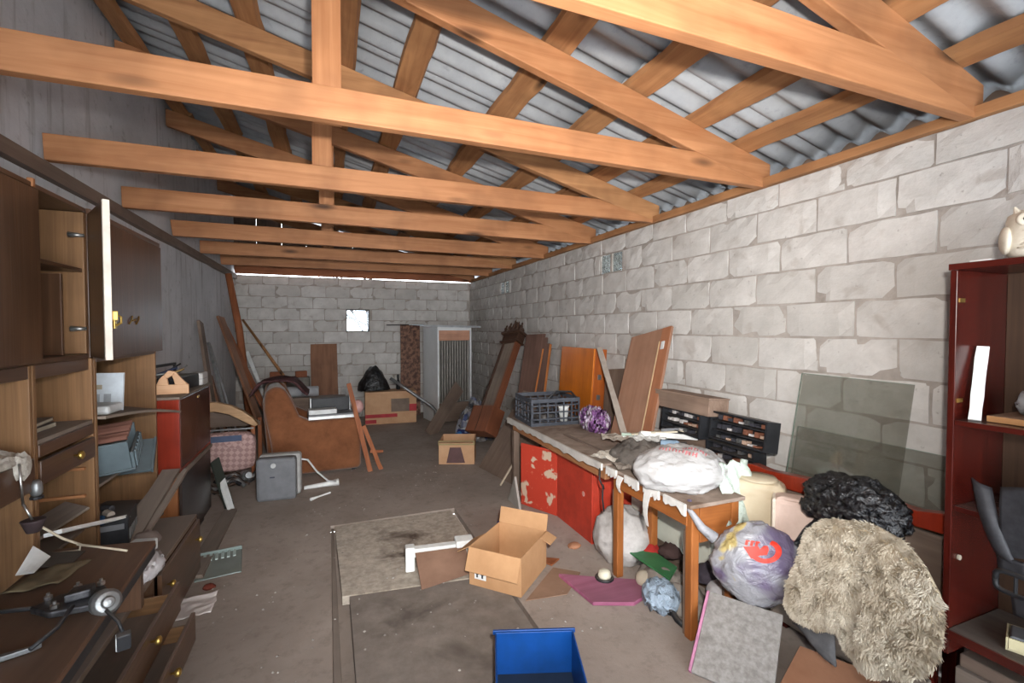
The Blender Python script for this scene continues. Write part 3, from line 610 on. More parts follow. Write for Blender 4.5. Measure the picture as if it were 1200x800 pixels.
# things on the red cabinet
t = thing('hand_saw', 'hand saw with a pale wooden grip on the red cabinet', 'saw', loc(-1.02, 3.86, 1.146, 4))
HW_ = wood('saw_handle', (206, 160, 122), (226, 184, 146), 'x', .6); M0 = MW[t.name]
M0 = M0 @ Matrix.Scale(1.2, 4)
m = MB(M0)
m.box(-.085, .085, -.012, .012, 0, .055); m.prism([(-.07, .055), (-.012, .055), (-.018, .09), (-.035, .112), (-.055, .09)], -.012, .012); m.prism([(.018, .055), (.08, .055), (.05, .09), (.022, .13), (.004, .106), (.012, .085)], -.012, .012); m.prism([(-.035, .112), (-.018, .09), (.004, .106), (.022, .13), (-.01, .138)], -.012, .012); m.build('handle', HW_, t, bevel=.004)
m = MB(M0); m.prism([(-.085, .005), (-.085, .04), (-.40, .028), (-.40, .012)], -.0012, .0012); m.build('blade', STEEL, t)
t = thing('battery_charger', 'black box with ribbed front beside the saw', 'box', loc(-1.20, 3.77, 1.146, -5)); bx(t, 'case', BLKP, -.09, .09, -.05, .05, 0, .085, .012)
for k in range(5): bx(t, 'rib', GREYP, -.07 + .03 * k, -.06 + .03 * k, -.064, -.06, .02, .07, 0)
t = thing('adapter', 'pale grey plastic box at the far end of the red cabinet', 'box', loc(-.99, 4.44, 1.146)); bx(t, 'case', flat('pale_plastic', (176, 174, 172), .5), -.05, .05, -.09, .09, 0, .10, .012); bx(t, 'seam', GREYP, -.0505, .0505, -.0905, .0905, .05, .054, 0)
t = thing('toolbox', 'dark open toolbox full of hand tools on the red cabinet', 'toolbox', loc(-1.15, 4.18, 1.146, -8))
bx(t, 'tray', BLKP, -.13, .16, -.2, .2, 0, .10, .008); bx(t, 'handle', BLKP, -.01, .01, -.18, .18, .17, .19); bx(t, 'handle_post', BLKP, -.01, .01, -.18, -.165, .10, .17); bx(t, 'handle_post', BLKP, -.01, .01, .165, .18, .10, .17)
for k in range(5):
    m = MB(); y = 3.94 + .085 * k; m.tube([(-1.22 + .03 * k, y + .06, 1.256), (-1.05, y + .10, 1.285 + .025 * (k % 3))], [.009, .006], 8); single(m, 'screwdriver', [STEEL, flat('grip_blue', (50, 60, 90), .5), BLKP, flat('grip_tan', (170, 140, 90), .6), STEEL][k], ['plain steel spike laid across the dark toolbox', 'blue gripped screwdriver across the dark toolbox', 'black screwdriver across the dark toolbox', 'tan handled screwdriver across the dark toolbox', 'steel file across the far end of the toolbox'][k], 'tool', smooth=True)

# ------------------------------------------------------------------ boards along the left wall
def lean(name, label, cat, mat, B, T, W, width, th, seed=0, rough=.004, bevel=0, group=None):
    M = frame(B, T, W); L = (Vector(T) - Vector(B)).length; m = MB(M); m.board(L, width, th, seed, rough); return tag(m.build(name, mat, bevel=bevel), label, cat, group)
lean('plank', 'dark narrow plank leaning on the plaster wall behind the red cabinet', 'plank', GREYB('z'), (-1.12, 6.0, 0), (-1.41, 6.45, 1.68), (0, 1, 0), .16, .03, 1)
lean('plank', 'long orange-brown plank leaning into the back left corner', 'plank', BROWN('z'), (-.72, 6.75, 0), (-1.37, 7.35, 1.76), (.3, 1, 0), .14, .03, 2)
lean('plank', 'reddish plank leaning just behind the orange-brown one', 'plank', REDP('z'), (-.62, 7.1, 0), (-1.35, 7.55, 1.62), (.3, 1, 0), .12, .025, 3)
lean('metal_rail', 'dark metal rail leaning on the plaster wall', 'rail', STEEL, (-1.02, 6.35, 0), (-1.42, 6.9, 1.42), (0, 1, 0), .05, .03, 4, .001)
lean('metal_rail', 'thin bright metal rail leaning on the plaster wall', 'rail', flat('alu', (158, 160, 164), .4, .7), (-1.0, 6.6, 0), (-1.42, 7.0, 1.38), (0, 1, 0), .03, .02, 5, .001)
lean('plank', 'short brown offcut leaning low beside the metal rails', 'plank', BROWN('z'), (-1.02, 6.15, 0), (-1.36, 6.7, 1.02), (0, 1, 0), .07, .02, 6)
lean('white_batten', 'white batten leaning in front of the corner planks', 'batten', WHITEP, (-.70, 7.75, 0), (-1.16, 8.05, 1.25), (1, 0, 0), .05, .03, 7, .002)
m = MB(); m.tube([(-1.12, 8.05, 0), (-1.19, 8.02, .9), (-1.25, 8.0, 1.6), (-1.38, 8.0, 2.42)], [.05, .052, .05, .045], 10); single(m, 'timber_post', REDP('z'), 'rough reddish post standing from floor to tie beam in the back left corner', 'post', smooth=True)
m = MB(); m.tube([(-.60, 8.35, .0), (-.69, 8.45, .82), (-1.0, 8.62, 1.28), (-1.32, 8.78, 1.75)], [.026, .026, .022, .018], 8); single(m, 'stick', ROUGHP('z'), 'crooked thin branch leaning against the back wall blocks', 'stick', smooth=True)
lean('panel', 'upright reddish-brown panel leaning against the back wall', 'panel', BROWN('z'), (-.06, 8.35, 0), (-.08, 8.78, 1.33), (1, 0, 0), .43, .02, 9)
m = MB(); m.box(-.95, -.31, 8.5, 8.8, 0, .78); single(m, 'masonry_stub', gen('stub_grey', (120, 116, 110), (150, 146, 140), 8, .95, 0, .5), 'low grey concrete ledge at the foot of the back wall', 'ledge', bevel=.02)
for k in range(3):
    m = MB(loc(-.82 + .19 * k, 8.62, .781, 4 * k)); m.box(-.09, .09, -.06, .06, 0, .10); single(m, 'brick', gen('brick%d' % (k % 2), (132, 84, 62) if k % 2 == 0 else (150, 146, 142), None, 14, .95, 0, .4), ['reddish brick at the left end of the concrete ledge', 'grey brick in the middle of the concrete ledge', 'reddish brick at the right end of the concrete ledge'][k], 'brick', bevel=.006)

# old bentwood chair parts, cushion
t = thing('bentwood_chair', 'old chair with a pale curved wooden armrest, seen behind the red cabinet', 'chair', loc(-.92, 5.72, 0))
cv = [(-1.40, .815), (-1.25, .83), (-1.10, .825), (-.97, .785), (-.86, .72), (-.77, .64), (-.715, .565)]
m = MB(); up_ = [(x, z) for x, z in cv]; lo2 = [(-.745, .545), (-.81, .575), (-.90, .635), (-.99, .69), (-1.11, .725), (-1.25, .735), (-1.40, .73)]
m.prism(up_ + lo2, 5.64, 5.72); m.build('armrest', wood('birch', (172, 134, 96), (200, 164, 124), 'x', .5), t, bevel=.01)
m = MB(); m.prism([(-1.40, .73), (-.74, .545), (-.74, .50), (-1.40, .50)], 5.98, 6.02); m.build('side_board', GREYB('x'), t)
for p in ((-.77, 5.68), (-1.37, 5.68), (-.77, 6.2), (-1.37, 6.2)): bx(t, 'leg', REDP('z'), p[0] - .02, p[0] + .02, p[1] - .02, p[1] + .02, 0, .55, .004, local=False)
bx(t, 'seat_rail', STEEL, -1.37, -.76, 5.63, 5.66, .525, .54, .002, local=False)
s = NT('pink_check'); v = s.coords((1, 1, 1), False); ck = s.n('ShaderNodeTexChecker'); mp = s.n('ShaderNodeMapping'); mp.inputs['Rotation'].default_value = (0, R(40), 0); s.l(v, mp.inputs[0]); s.l(mp.outputs[0], ck.inputs[0]); ck.inputs['Scale'].default_value = 26
ck.inputs[1].default_value = lin((188, 158, 152)); ck.inputs[2].default_value = lin((160, 130, 128)); s.bump(s.noise(v, 60, 3), .2, .003); PINKC = s.fin(ck.outputs[0], .9, 0, .2)
t = thing('cushion', 'pink checked upholstered cushion stood upright under the curved armrest', 'cushion', loc(-.98, 5.5, .12))
def cush(d): 
    q = Vector((d.x, d.y, d.z)); e = .45; sg = lambda a: math.copysign(abs(a) ** e, a); return (sg(q.x) * .26, sg(q.y) * .075 * (1 + .1 * nz(d, 3)), sg(q.z) * .2 + .012 * nz(d, 4, 2))
m = MB(); m.blob(cush, (-.98, 5.5, .33), 4); m.build('cover', PINKC, t, smooth=True)
m = MB(); m.box(-1.12, -.84, 5.417, 5.423, .45, .51); m.build('blue_band', flat('blue_band', (78, 90, 116), .8), t)
t = thing('scrap_pipes', 'tangle of dark metal pipes under the pink cushion', 'pipes', loc(-.9, 5.2, 0)); random.seed(11)
for k in range(7):
    y = 5.1 + .07 * k; pts = [(-1.20 + .03 * k, y, .03 + .01 * k)]
    for q in range(1, 6): pts.append((-1.20 + .03 * k + .07 * q, y + random.uniform(-.04, .04), max(.02, .07 + .05 * math.sin(q * 1.7 + k))))
    m = MB(); m.tube(pts, .014 + .004 * (k % 3), 8); m.build('pipe', [gen('rusty', (58, 46, 40), (96, 78, 66), 14, .6, .5), BLKP, STEEL][k % 3], t, smooth=True)
m = MB(loc(-.76, 5.15, .17, 20, 80)); m.lathe([(.02, -.08), (.045, -.07), (.045, .02), (.03, .04), (.03, .09)], 16); m.build('pump', STEEL, t, bevel=.002)
lean('white_board', 'white edged offcut board leaning beside the low dark cabinet', 'board', WHITEP, (-.80, 4.62, 0), (-.90, 4.72, .30), (.7, 1, 0), .06, .016, 12, .002)
lean('dark_board', 'dark green offcut leaning against the low cabinet end', 'board', flat('darkgreen', (50, 56, 50), .6), (-.84, 4.75, 0), (-.93, 4.66, .46), (.5, 1, 0), .10, .014, 13, .002)
flatboard('floor_plank', 'dusty plank lying on the floor along the low cabinet', 'plank', DUSTB('y'), [(-.88, 3.46), (-.76, 3.44), (-.76, 4.62), (-.86, 4.64)], .004, .03)

# ------------------------------------------------------------------ armchair
s = NT('brown_velour'); v = s.coords(); f = s.noise(v, 5, 6, .7); c = s.ramp(f, [(.3, lin((104, 64, 40))), (.7, lin((136, 88, 58)))]); s.bump(s.noise(v, 70, 3), .3, .004); VEL = s.fin(c, .9, 0, .15)
s.b.inputs['Sheen Weight'].default_value = .35
t = thing('armchair', 'worn brown velour armchair turned sideways by the left wall', 'armchair', loc(-.18, 5.85, 0, 6))
M0 = MW[t.name]
def soft(name, ol, y0_, y1_, bev, mat=VEL):
    m = MB(M0); m.prism(ol, y0_, y1_); o = m.build(name, mat, t, bevel=bev, seg=4, smooth=True); o.data.shade_flat() if False else None; return o
soft('base', [(-.42, .04), (.44, .04), (.44, .30), (-.42, .30)], -.30, .30, .03)
soft('arm', [(-.40, .03), (.47, .02), (.48, .55), (.44, .615), (-.05, .60), (-.16, .66), (-.24, .86), (-.30, .97), (-.40, 1.0), (-.49, .93), (-.50, .75), (-.44, .4)], -.42, -.27, .05)
soft('arm', [(-.40, .03), (.47, .02), (.48, .55), (.44, .615), (-.05, .60), (-.16, .66), (-.24, .86), (-.30, .97), (-.40, 1.0), (-.49, .93), (-.50, .75), (-.44, .4)], .27, .42, .05)
soft('backrest', [(-.46, .1), (-.18, .42), (-.28, .90), (-.36, .985), (-.46, .95), (-.51, .8)], -.28, .28, .04)
soft('seat_cushion', [(-.2, .30), (.45, .30), (.46, .44), (.42, .48), (-.2, .46)], -.26, .26, .04)
for sx in (-.36, .40):
    for sy in (-.34, .34): bx(t, 'foot', BLKP, sx - .025, sx + .025, sy - .025, sy + .025, 0, .035, .004)
m = MB()
def cl(u, v):
    x = -.78 + .56 * u; y = 5.55 + .42 * v; zt = .99 + .05 * math.sin(u * 3.1) ; return (x, y, zt - .16 * max(0, (u - .75) * 3) - .22 * max(0, .15 - u) * 3 + .03 * nz((u * 4, v * 4, 0), 1.5, 4))
m.sheet(cl, 22, 14, .02); single(m, 'burgundy_cloth', gen('burgundy', (52, 30, 32), (84, 54, 54), 14, .9, 0, .4), 'burgundy cloth thrown over the armchair back', 'cloth', smooth=True)
t = thing('cassette_player', 'silver and black audio deck lying across the armchair arms', 'audio deck', loc(.02, 5.55, .615, 4))
bx(t, 'case', GREYP, -.24, .24, -.12, .20, .0, .05, .006); bx(t, 'silver_strip', CHROME, -.24, .25, -.135, -.12, .0, .035, .003); bx(t, 'white_cover', WHITEP, -.235, .05, -.10, .05, .051, .10, .004); bx(t, 'black_panel', BLKP, -.2, .2, .10, .20, .051, .20, .006); bx(t, 'side_bracket', STEEL, .2, .215, .09, .2, .051, .205, .002); bx(t, 'side_bracket', STEEL, -.215, -.2, .09, .2, .051, .205, .002)
m = MB(loc(-.30, 6.45, .80, 0, 0, 90)); m.lathe([(.055, -.20), (.065, -.19), (.065, .17), (.052, .175), (.05, .16)], 20); single(m, 'lino_roll', flat('roll_grey', (150, 152, 156), .7), 'rolled grey sheet lying behind the armchair', 'roll', smooth=False)
m = MB(); m.box(-.5, .2, 6.38, 6.54, 0, .73); o = single(m, 'crate', GREYB('x'), 'dark wooden crate behind the armchair under the grey roll', 'crate', bevel=.006)
m = MB(); m.blob(lambda d: (d.x * .07, d.y * .07, d.z * .08 * (1 + .2 * nz(d, 3))), (.31, 5.75, .68), 3); single(m, 'pink_bundle', gen('pinkb', (176, 132, 130), (200, 160, 156)), 'small pink bundle at the front of the armchair arm', 'bundle', smooth=True)

# grey appliance with white cable
t = thing('heater_box', 'grey plastic appliance box with a white cable on the floor', 'appliance', loc(-.46, 4.86, 0, -4))
bx(t, 'front_shell', GREYP, -.17, .17, -.10, .02, 0, .40, .03); bx(t, 'rear_shell', flat('light_grey_plastic', (164, 164, 162), .5), -.165, .20, .0, .12, .01, .41, .03)
m = MB(MW[t.name]); m.lathe([(.022, 0), (.022, .015), (.015, .02)], 14, (0, 0, 0)); 
m = MB(MW[t.name] @ loc(-.02, -.10, .335, 0, 90)); m.lathe([(.022, 0), (.022, .012), (.014, .016)], 14); m.build('dial', WHITEP, t)
bx(t, 'badge', flat('badge', (58, 60, 74), .4), -.05, -.01, -.1015, -.10, .22, .232, 0)
m = MB(); m.tube([(-.27, 4.9, .34), (-.2, 4.88, .33), (-.12, 4.9, .2), (-.02, 4.95, .08), (.06, 5.0, .05)], .009, 8); m.build('cable', WHITEP, t, smooth=True)
m = MB(); m.tube([(-.24, 4.97, .03), (-.05, 5.0, .032), (.08, 5.02, .035)], [.018, .024, .036], 12); single(m, 'white_tube', FOAM, 'white plastic tube lying on the floor beside the grey appliance', 'tube', smooth=True)
m = MB(); m.tube([(-.17, 4.66, .014), (-.10, 4.72, .012), (.0, 4.78, .016)], [.016, .008, .010], 6); single(m, 'paper_scrap', FOAM, 'twisted white paper scrap on the floor before the appliance', 'scrap')
# crossed sticks by the armchair
t = thing('trestle_sticks', 'leaning pair of joined brown wooden sticks in front of the armchair', 'sticks', loc(.42, 5.4, 0))
m = MB(frame((.42, 5.38, 0), (.20, 5.42, 1.0), (1, 0, 0))); m.board(1.02, .05, .025, 1, .003); m.build('long_stick', REDP('z'), t)
m = MB(frame((.54, 5.42, 0), (.36, 5.40, .50), (1, 0, 0))); m.board(.55, .045, .025, 2, .003); m.build('short_stick', REDP('z'), t)
m = MB(frame((.42, 5.41, .22), (.56, 5.44, .20), (0, 0, 1))); m.board(.15, .03, .02, 3, .002); m.build('cross_piece', REDP('z'), t)

# floor litter on the left
t = thing('plastic_tray', 'flat teal slotted plastic tray on the floor by the chest', 'tray', loc(-.70, 3.60, .004, 8, 3)); TT = flat('teal_tray', (118, 132, 128), .4, dust=.3)
bx(t, 'plate', TT, -.13, .13, -.17, .15, 0, .012, .005); bx(t, 'rim', TT, -.13, .13, .15, .165, 0, .035, .004)
for k in range(6): bx(t, 'slot_bar', flat('tray_bar', (172, 186, 182), .4), -.10 + .035 * k, -.082 + .035 * k, .06, .15, .0121, .02, .001)
m = MB(); m.sheet(lambda u, v: (-.83 + .20 * u + .015 * nz((u * 3, v * 3, 1), 1), 2.98 + .21 * v + .02 * u, .008 + .02 * abs(nz((u * 2.5, v * 4, 0), 1, 6)) + .012 * (v > .9)), 14, 14, .003); single(m, 'paper_napkin', gen('napkin', (196, 186, 182), (212, 204, 200), 6, .9), 'crumpled pale paper napkin on the floor by the open drawer', 'napkin', smooth=True)
m = MB(); m.blob(lambda d: (d.x * .035 * (1 + .4 * nz(d, 3)), d.y * .03, max(-.01, d.z * .02)), (-.70, 3.30, .012), 2); single(m, 'dry_leaf', flat('leaf_red', (104, 44, 30), .8), 'small crumpled red-brown scrap on the floor above the napkin', 'scrap')
# ------------------------------------------------------------------ far end
t = thing('cardboard_box', 'long low cardboard box with a red stripe by the back wall', 'cardboard box', loc(.98, 8.18, 0, -3))
C2 = gen('cardboard_tan', (176, 136, 102), (196, 158, 124), 5, .85, 0, .05); RS = flat('red_stripe', (170, 52, 58), .7)
bx(t, 'body', C2, -.42, .42, -.2, .2, 0, .54, .006); bx(t, 'red_stripe', RS, -.42, .1, -.202, -.2, .11, .17, 0); bx(t, 'red_stripe', RS, .30, .421, -.202, -.2, .2, .32, 0); bx(t, 'red_stripe', RS, -.42, -.24, -.202, -.2, .02, .08, 0); bx(t, 'dark_label', flat('label_grey', (120, 104, 92), .8), .0, .30, -.202, -.2, .20, .42, 0); bx(t, 'lid_flap', C2, -.42, .42, -.225, -.2, .50, .545, .003)
m = MB(); m.blob(lambda d: (d.x * .27 * (1 - .35 * max(0, d.z)) * (1 + .12 * nz(d, 3)), d.y * .2, (max(-.02, d.z) * .40) * (1 + .10 * nz(d, 3, 4)) + .02 * nz(d, 9)), (.72, 8.32, .55), 4)
BAGB = NT('black_film'); v = BAGB.coords(); BAGB.bump(BAGB.noise(v, 18, 5, .6, 1.0), .9, .03); BAGB = BAGB.fin(lin((22, 23, 26)), .25, 0, .6)
single(m, 'black_sack', BAGB, 'black rubbish sack slumped on the long cardboard box', 'sack', smooth=True)
t = thing('bottle', 'small dark bottle standing on the cardboard box by the wall', 'bottle', loc(1.12, 8.22, .545)); m = MB(); m.lathe([(.035, 0), (.035, .12), (.014, .17), (.014, .2)], 14, (1.12, 8.22, .545)); m.build('glass', flat('dark_glass', (34, 34, 36), .2), t, smooth=False); m = MB(); m.lathe([(.018, .2), (.018, .26)], 10, (1.12, 8.22, .545)); m.build('cap', BLKP, t)
# white case with dark fins
t = thing('radiator_cabinet', 'tall white metal case with dark vertical fins in its front', 'radiator case', loc(1.93, 8.0, 0, 9)); M0 = MW[t.name]
WM = gen('white_metal', (212, 215, 216), (226, 228, 229), 4, .45, 0, .03)
bx(t, 'side_panel', WM, -.31, -.285, -.36, .34, 0, 1.60, .004); bx(t, 'side_panel', WM, .285, .31, -.36, .34, .0, 1.60, .004); bx(t, 'back_panel', WM, -.284, .284, .30, .34, 0, 1.6, .004); bx(t, 'top_panel', WM, -.31, .31, -.36, .34, 1.602, 1.63, .004)
bx(t, 'wood_strip', wood('pinkish_strip', (180, 132, 108), (206, 158, 132), 'x', .6), -.284, .284, -.34, -.31, 1.40, 1.57, .003); bx(t, 'frame_rail', WM, -.284, .284, -.355, -.33, 1.571, 1.60, .002); bx(t, 'grille_back', BLKP, -.284, .284, -.26, -.25, .35, 1.40, 0)
for k in range(12): bx(t, 'fin', gen('fin', (118, 116, 110), (150, 147, 140), 10, .6, .1), -.275 + .047 * k, -.25 + .047 * k, -.33, -.262, .36, 1.40, .003)
bx(t, 'lower_panel', GREYB('x'), -.284, .284, -.30, -.27, .02, .34, .003)
lean('patterned_panel', 'dark patterned wood panel standing behind the white case', 'panel', gen('pattern', (72, 46, 36), (128, 92, 72), 16, .6, 0, .2, 20, .004, 0, .3, .42, .58), (1.40, 8.62, 0), (1.42, 8.76, 1.68), (1, 0, 0), .36, .03, 4)
m = MB(loc(1.78, 8.02, 1.652, 9, 1, 1)); m.box(-.42, .62, -.42, .3, 0, .012); m.box(-.42, .62, -.435, -.42, -.02, .012); single(m, 'metal_sheet', flat('sheet_alu', (186, 190, 194), .4, .5), 'pale metal sheet laid on top of the white case', 'sheet')
m = MB(); m.tube([(.94, 8.32, 1.665), (1.5, 8.3, 1.668), (1.6, 8.3, 1.668)], .008, 6); single(m, 'thin_rod', BLKP, 'thin dark rod sticking out left under the metal sheet', 'rod')
m = MB(); m.tube([(.90, 7.5, .82), (1.2, 7.46, .60), (1.55, 7.42, .34), (1.60, 7.42, .28), (1.60, 7.42, .02)], .026, 10); single(m, 'steel_pipe', STEEL, 'grey steel pipe slanting in front of the white case', 'pipe', smooth=True)
lean('leaning_board', 'brown board leaning in front of the finned white case', 'panel', GREYB('z'), (1.40, 6.9, 0), (1.93, 7.15, .68), (.7, .55, -.4), .27, .018, 14)
# heap of bottles and scraps
s = NT('scrap_heap'); v = s.coords(); vo = s.n('ShaderNodeTexVoronoi'); s.l(v, vo.inputs['Vector']); vo.inputs['Scale'].default_value = 14
sx = s.n('ShaderNodeSeparateColor'); s.l(vo.outputs['Color'], sx.inputs[0])
c = s.ramp(sx.outputs[0], [(0, lin((44, 46, 52))), (.35, lin((112, 108, 106))), (.6, lin((60, 72, 110))), (.8, lin((176, 176, 176))), (1, lin((52, 50, 48)))]); s.bump(vo.outputs['Distance'], .8, .03); HEAP = s.fin(c, .6, 0, .4)
m = MB(); m.blob(lambda d: (d.x * .27 * (1 + .2 * nz(d, 3)), d.y * .26, max(-.02, d.z) * .50 * (1 + .35 * nz(d, 3.5, 2)) + .03 * nz(d, 10)), (1.97, 6.42, .03), 4); o = single(m, 'scrap_heap', HEAP, 'heap of mixed plastic scrap by the right wall behind the clock case', 'scrap heap', smooth=False); o['kind'] = 'stuff'
random.seed(21)
for k in range(5):
    c_ = [(70, 130, 190), (52, 62, 110), (190, 200, 206), (60, 110, 170), (50, 52, 58)][k % 5]; x = 1.66 + .05 * (k % 5) + random.uniform(-.02, .02); y = 6.12 + .04 * (k // 2); z = .16 + .045 * k * (1 if k > 4 else .6)
    m = MB(loc(x, y, z, random.uniform(0, 180), random.uniform(50, 100), 0)); m.lathe([(.02, -.09), (.034, -.085), (.034, .04), (.013, .075), (.013, .095)], 12); single(m, 'plastic_bottle', flat('bottle%d' % (k % 5), c_, .3), 'crushed %s plastic bottle in the scrap heap behind the clock case' % ['sky blue', 'navy', 'clear white', 'mid blue', 'charcoal'][k], 'bottle', 'plastic bottles in the scrap heap', smooth=False)
# clock case
M = frame((1.80, 5.62, .25), (2.53, 6.13, 1.68), (.35, -1, 0)); L = (Vector((2.53, 6.13, 1.68)) - Vector((1.80, 5.62, .25))).length
t = thing('clock_case', 'tall carved wooden clock case leaning on the wall, its base in a carton', 'clock case', M); CW = lambda a: wood('clock_wood', (58, 40, 32), (84, 60, 46), a, .55, False, .2); RW = lambda a: wood('clock_red', (112, 66, 46), (136, 84, 58), a, .5, False, .1)
bx(t, 'stile', CW('z'), -.14, -.112, -.05, .05, .36, 1.36, .004); bx(t, 'stile', RW('z'), .105, .14, -.05, .05, .36, 1.36, .004); bx(t, 'back_board', DUSTB('z'), -.111, .104, -.03, -.01, .36, 1.36, .002)
bx(t, 'base_box', RW('z'), -.20, .20, -.12, .10, .0, .355, .008); bx(t, 'base_groove', CW('z'), -.006, .006, -.123, -.12, .01, .35, 0); bx(t, 'head_board', CW('x'), -.15, .15, -.07, .07, 1.361, 1.47, .006); bx(t, 'cornice', CW('x'), -.19, .19, -.10, .08, 1.471, 1.505, .008); bx(t, 'cornice', CW('x'), -.17, .17, -.09, .08, 1.335, 1.36, .008)
m = MB(M); m.prism([(-.14, 1.506), (.14, 1.506), (.14, 1.56), (.11, 1.60), (.08, 1.585), (.06, 1.64), (.03, 1.66), (0, 1.69), (-.03, 1.66), (-.06, 1.64), (-.08, 1.585), (-.11, 1.60), (-.14, 1.56)], -.04, .03); m.build('carved_crest', CW('x'), t, bevel=.006)
for x in (-.155, -.08, 0, .08, .155):
    m = MB(M @ loc(x, -.06, 1.506)); h = .13 if abs(x) > .1 else (.16 if x else .20); m.lathe([(.022, 0), (.022, .02), (.010, .03), (.02, h * .35), (.024, h * .5), (.010, h * .7), (.016, h * .8), (.004, h)], 10); m.build('finial', CW('z'), t, smooth=True)
t = thing('carton', 'small open carton with a dark front picture beneath the clock case', 'carton', loc(1.46, 5.48, 0, -20)); 
for a in ((-.21, .21, -.20, -.19, 0, .27), (-.21, .21, .19, .20, 0, .27), (-.21, -.20, -.189, .189, 0, .27), (.20, .21, -.189, .189, 0, .27)): bx(t, 'wall', C2, *a, 0)
bx(t, 'bottom', C2, -.199, .199, -.189, .189, 0, .01, 0)
m = MB(MW[t.name]); m.prism([(-.12, .015), (.10, .015), (.05, .20), (-.08, .20)], -.2025, -.2003); m.build('front_print', flat('maroon_print', (92, 66, 66), .7), t)
bx(t, 'top_rim', flat('olive_rim', (146, 132, 92), .7), -.215, .215, -.212, -.203, .23, .28, 0); bx(t, 'flap', C2, -.20, .20, -.28, -.213, .265, .272, 0)
# boards behind the far end of the bench
lean('large_board', 'large grey-brown board leaning across the floor beside the red door', 'board', GREYB('z'), (1.68, 4.68, 0), (2.29, 4.80, .84), (.15, -.75, 0), .80, .02, 15, .002)
lean('thin_batten', 'thin pale batten resting against the large grey-brown board', 'batten', flat('pale_batten', (186, 172, 152), .7), (1.60, 4.36, .02), (1.74, 4.30, .28), (1, 0, 0), .016, .012, 16, .001)
m = MB(); m.prism([(4.02, 0), (3.74, 0), (3.86, .26)], 1.55, 1.57, 'x'); o = single(m, 'grey_offcut', gen('offgrey', (150, 146, 140), (172, 168, 162)), 'triangular grey offcut on the floor before the red door', 'offcut')
t = thing('furniture_panel', 'dark brown veneered furniture panel with orange edge leaning on the wall', 'panel', frame((2.07, 4.92, 0), (2.47, 5.30, 1.53), (.55, -.83, 0))); M0 = MW[t.name]; L = (Vector((2.47, 5.30, 1.53)) - Vector((2.07, 4.92, 0))).length
m = MB(M0); m.prism([(-.19, 0), (.17, 0), (.17, L - .13), (.13, L - .13), (.13, L - .05), (.09, L - .05), (.09, L), (-.19, L)], -.012, .012); m.build('board', wood('umber_panel', (84, 62, 54), (106, 82, 72), 'z', .5, False, .2), t, bevel=.002)
bx(t, 'orange_edge', wood('orange_edge', (176, 104, 54), (200, 128, 70), 'z', .6), .171, .19, -.012, .014, 0, L - .14, .002); m = MB(M0); m.prism([(.0, 0), (.02, 0), (.10, L - .2), (.08, L - .2)], -.0135, -.0122); m.build('stripe', wood('orange_edge', (0, 0, 0), (0, 0, 0), 'z'), t)
OR = wood('orange_lacquer', (186, 98, 18), (212, 122, 30), 'z', .3, False, 0, 8, .5)
t = thing('orange_cabinet', 'bright orange lacquered cabinet carcass standing against the block wall', 'cabinet', frame((2.36, 4.28, 0), (2.46, 4.28, 1.40), (0, -1, 0))); L = 1.404
bx(t, 'front_panel', OR, -.34, .34, -.03, -.012, 0, L, .003); bx(t, 'side_panel', wood('orange_dark', (150, 74, 30), (180, 98, 44), 'z', .4), .32, .34, -.011, .12, .0, L, .003); bx(t, 'side_panel', wood('orange_dark', (0, 0, 0), (0, 0, 0), 'z'), -.34, -.32, -.011, .12, 0, L, .003); bx(t, 'top_panel', OR, -.319, .319, -.011, .12, L - .02, L, .003)
for z in (.9, 1.1): bx(t, 'hinge', STEEL, .341, .347, .03, .07, z, z + .05, .001)
# ------------------------------------------------------------------ long bench
t = thing('work_bench', 'long dusty workbench with a chipped white edge along the right wall', 'workbench', loc(1.98, 3.4, 0))
TOPM = gen('bench_top', (132, 116, 104), (166, 150, 138), 7, .9, 0, .3, 25, .004, 0, .2, .3, .7, (112, 92, 78), 3)
m = MB(); m.prism([(1.655, 2.56), (2.34, 2.56), (2.34, 4.28), (1.66, 4.28)], .695, .72, 'z'); m.build('top', TOPM, t, bevel=.002)
m = MB(); rnd = random.Random(3); pts = [(2.57 + i * .057, .722) for i in range(31)] + [(4.28 - i * .057, .672 + rnd.uniform(-.014, .012)) for i in range(31)]; m.prism(pts, 1.640, 1.6545, 'x'); m.build('white_edge', flat('chipped_white', (196, 192, 186), .6), t)
bx(t, 'rail', PINE('y'), 1.69, 1.73, 2.6, 4.25, .60, .694, .004, local=False); bx(t, 'rail', PINE('y'), 2.28, 2.32, 2.6, 4.25, .60, .694, .004, local=False)
for p in ((2.29, 4.2), (2.29, 2.64), (1.71, 4.22)): bx(t, 'leg', GREYB('z'), p[0] - .03, p[0] + .03, p[1] - .03, p[1] + .03, 0, .599, .004, local=False)
bx(t, 'loose_lath', GREYB('y'), 1.80, 1.83, 2.75, 3.4, .7205, .728, .001, local=False)
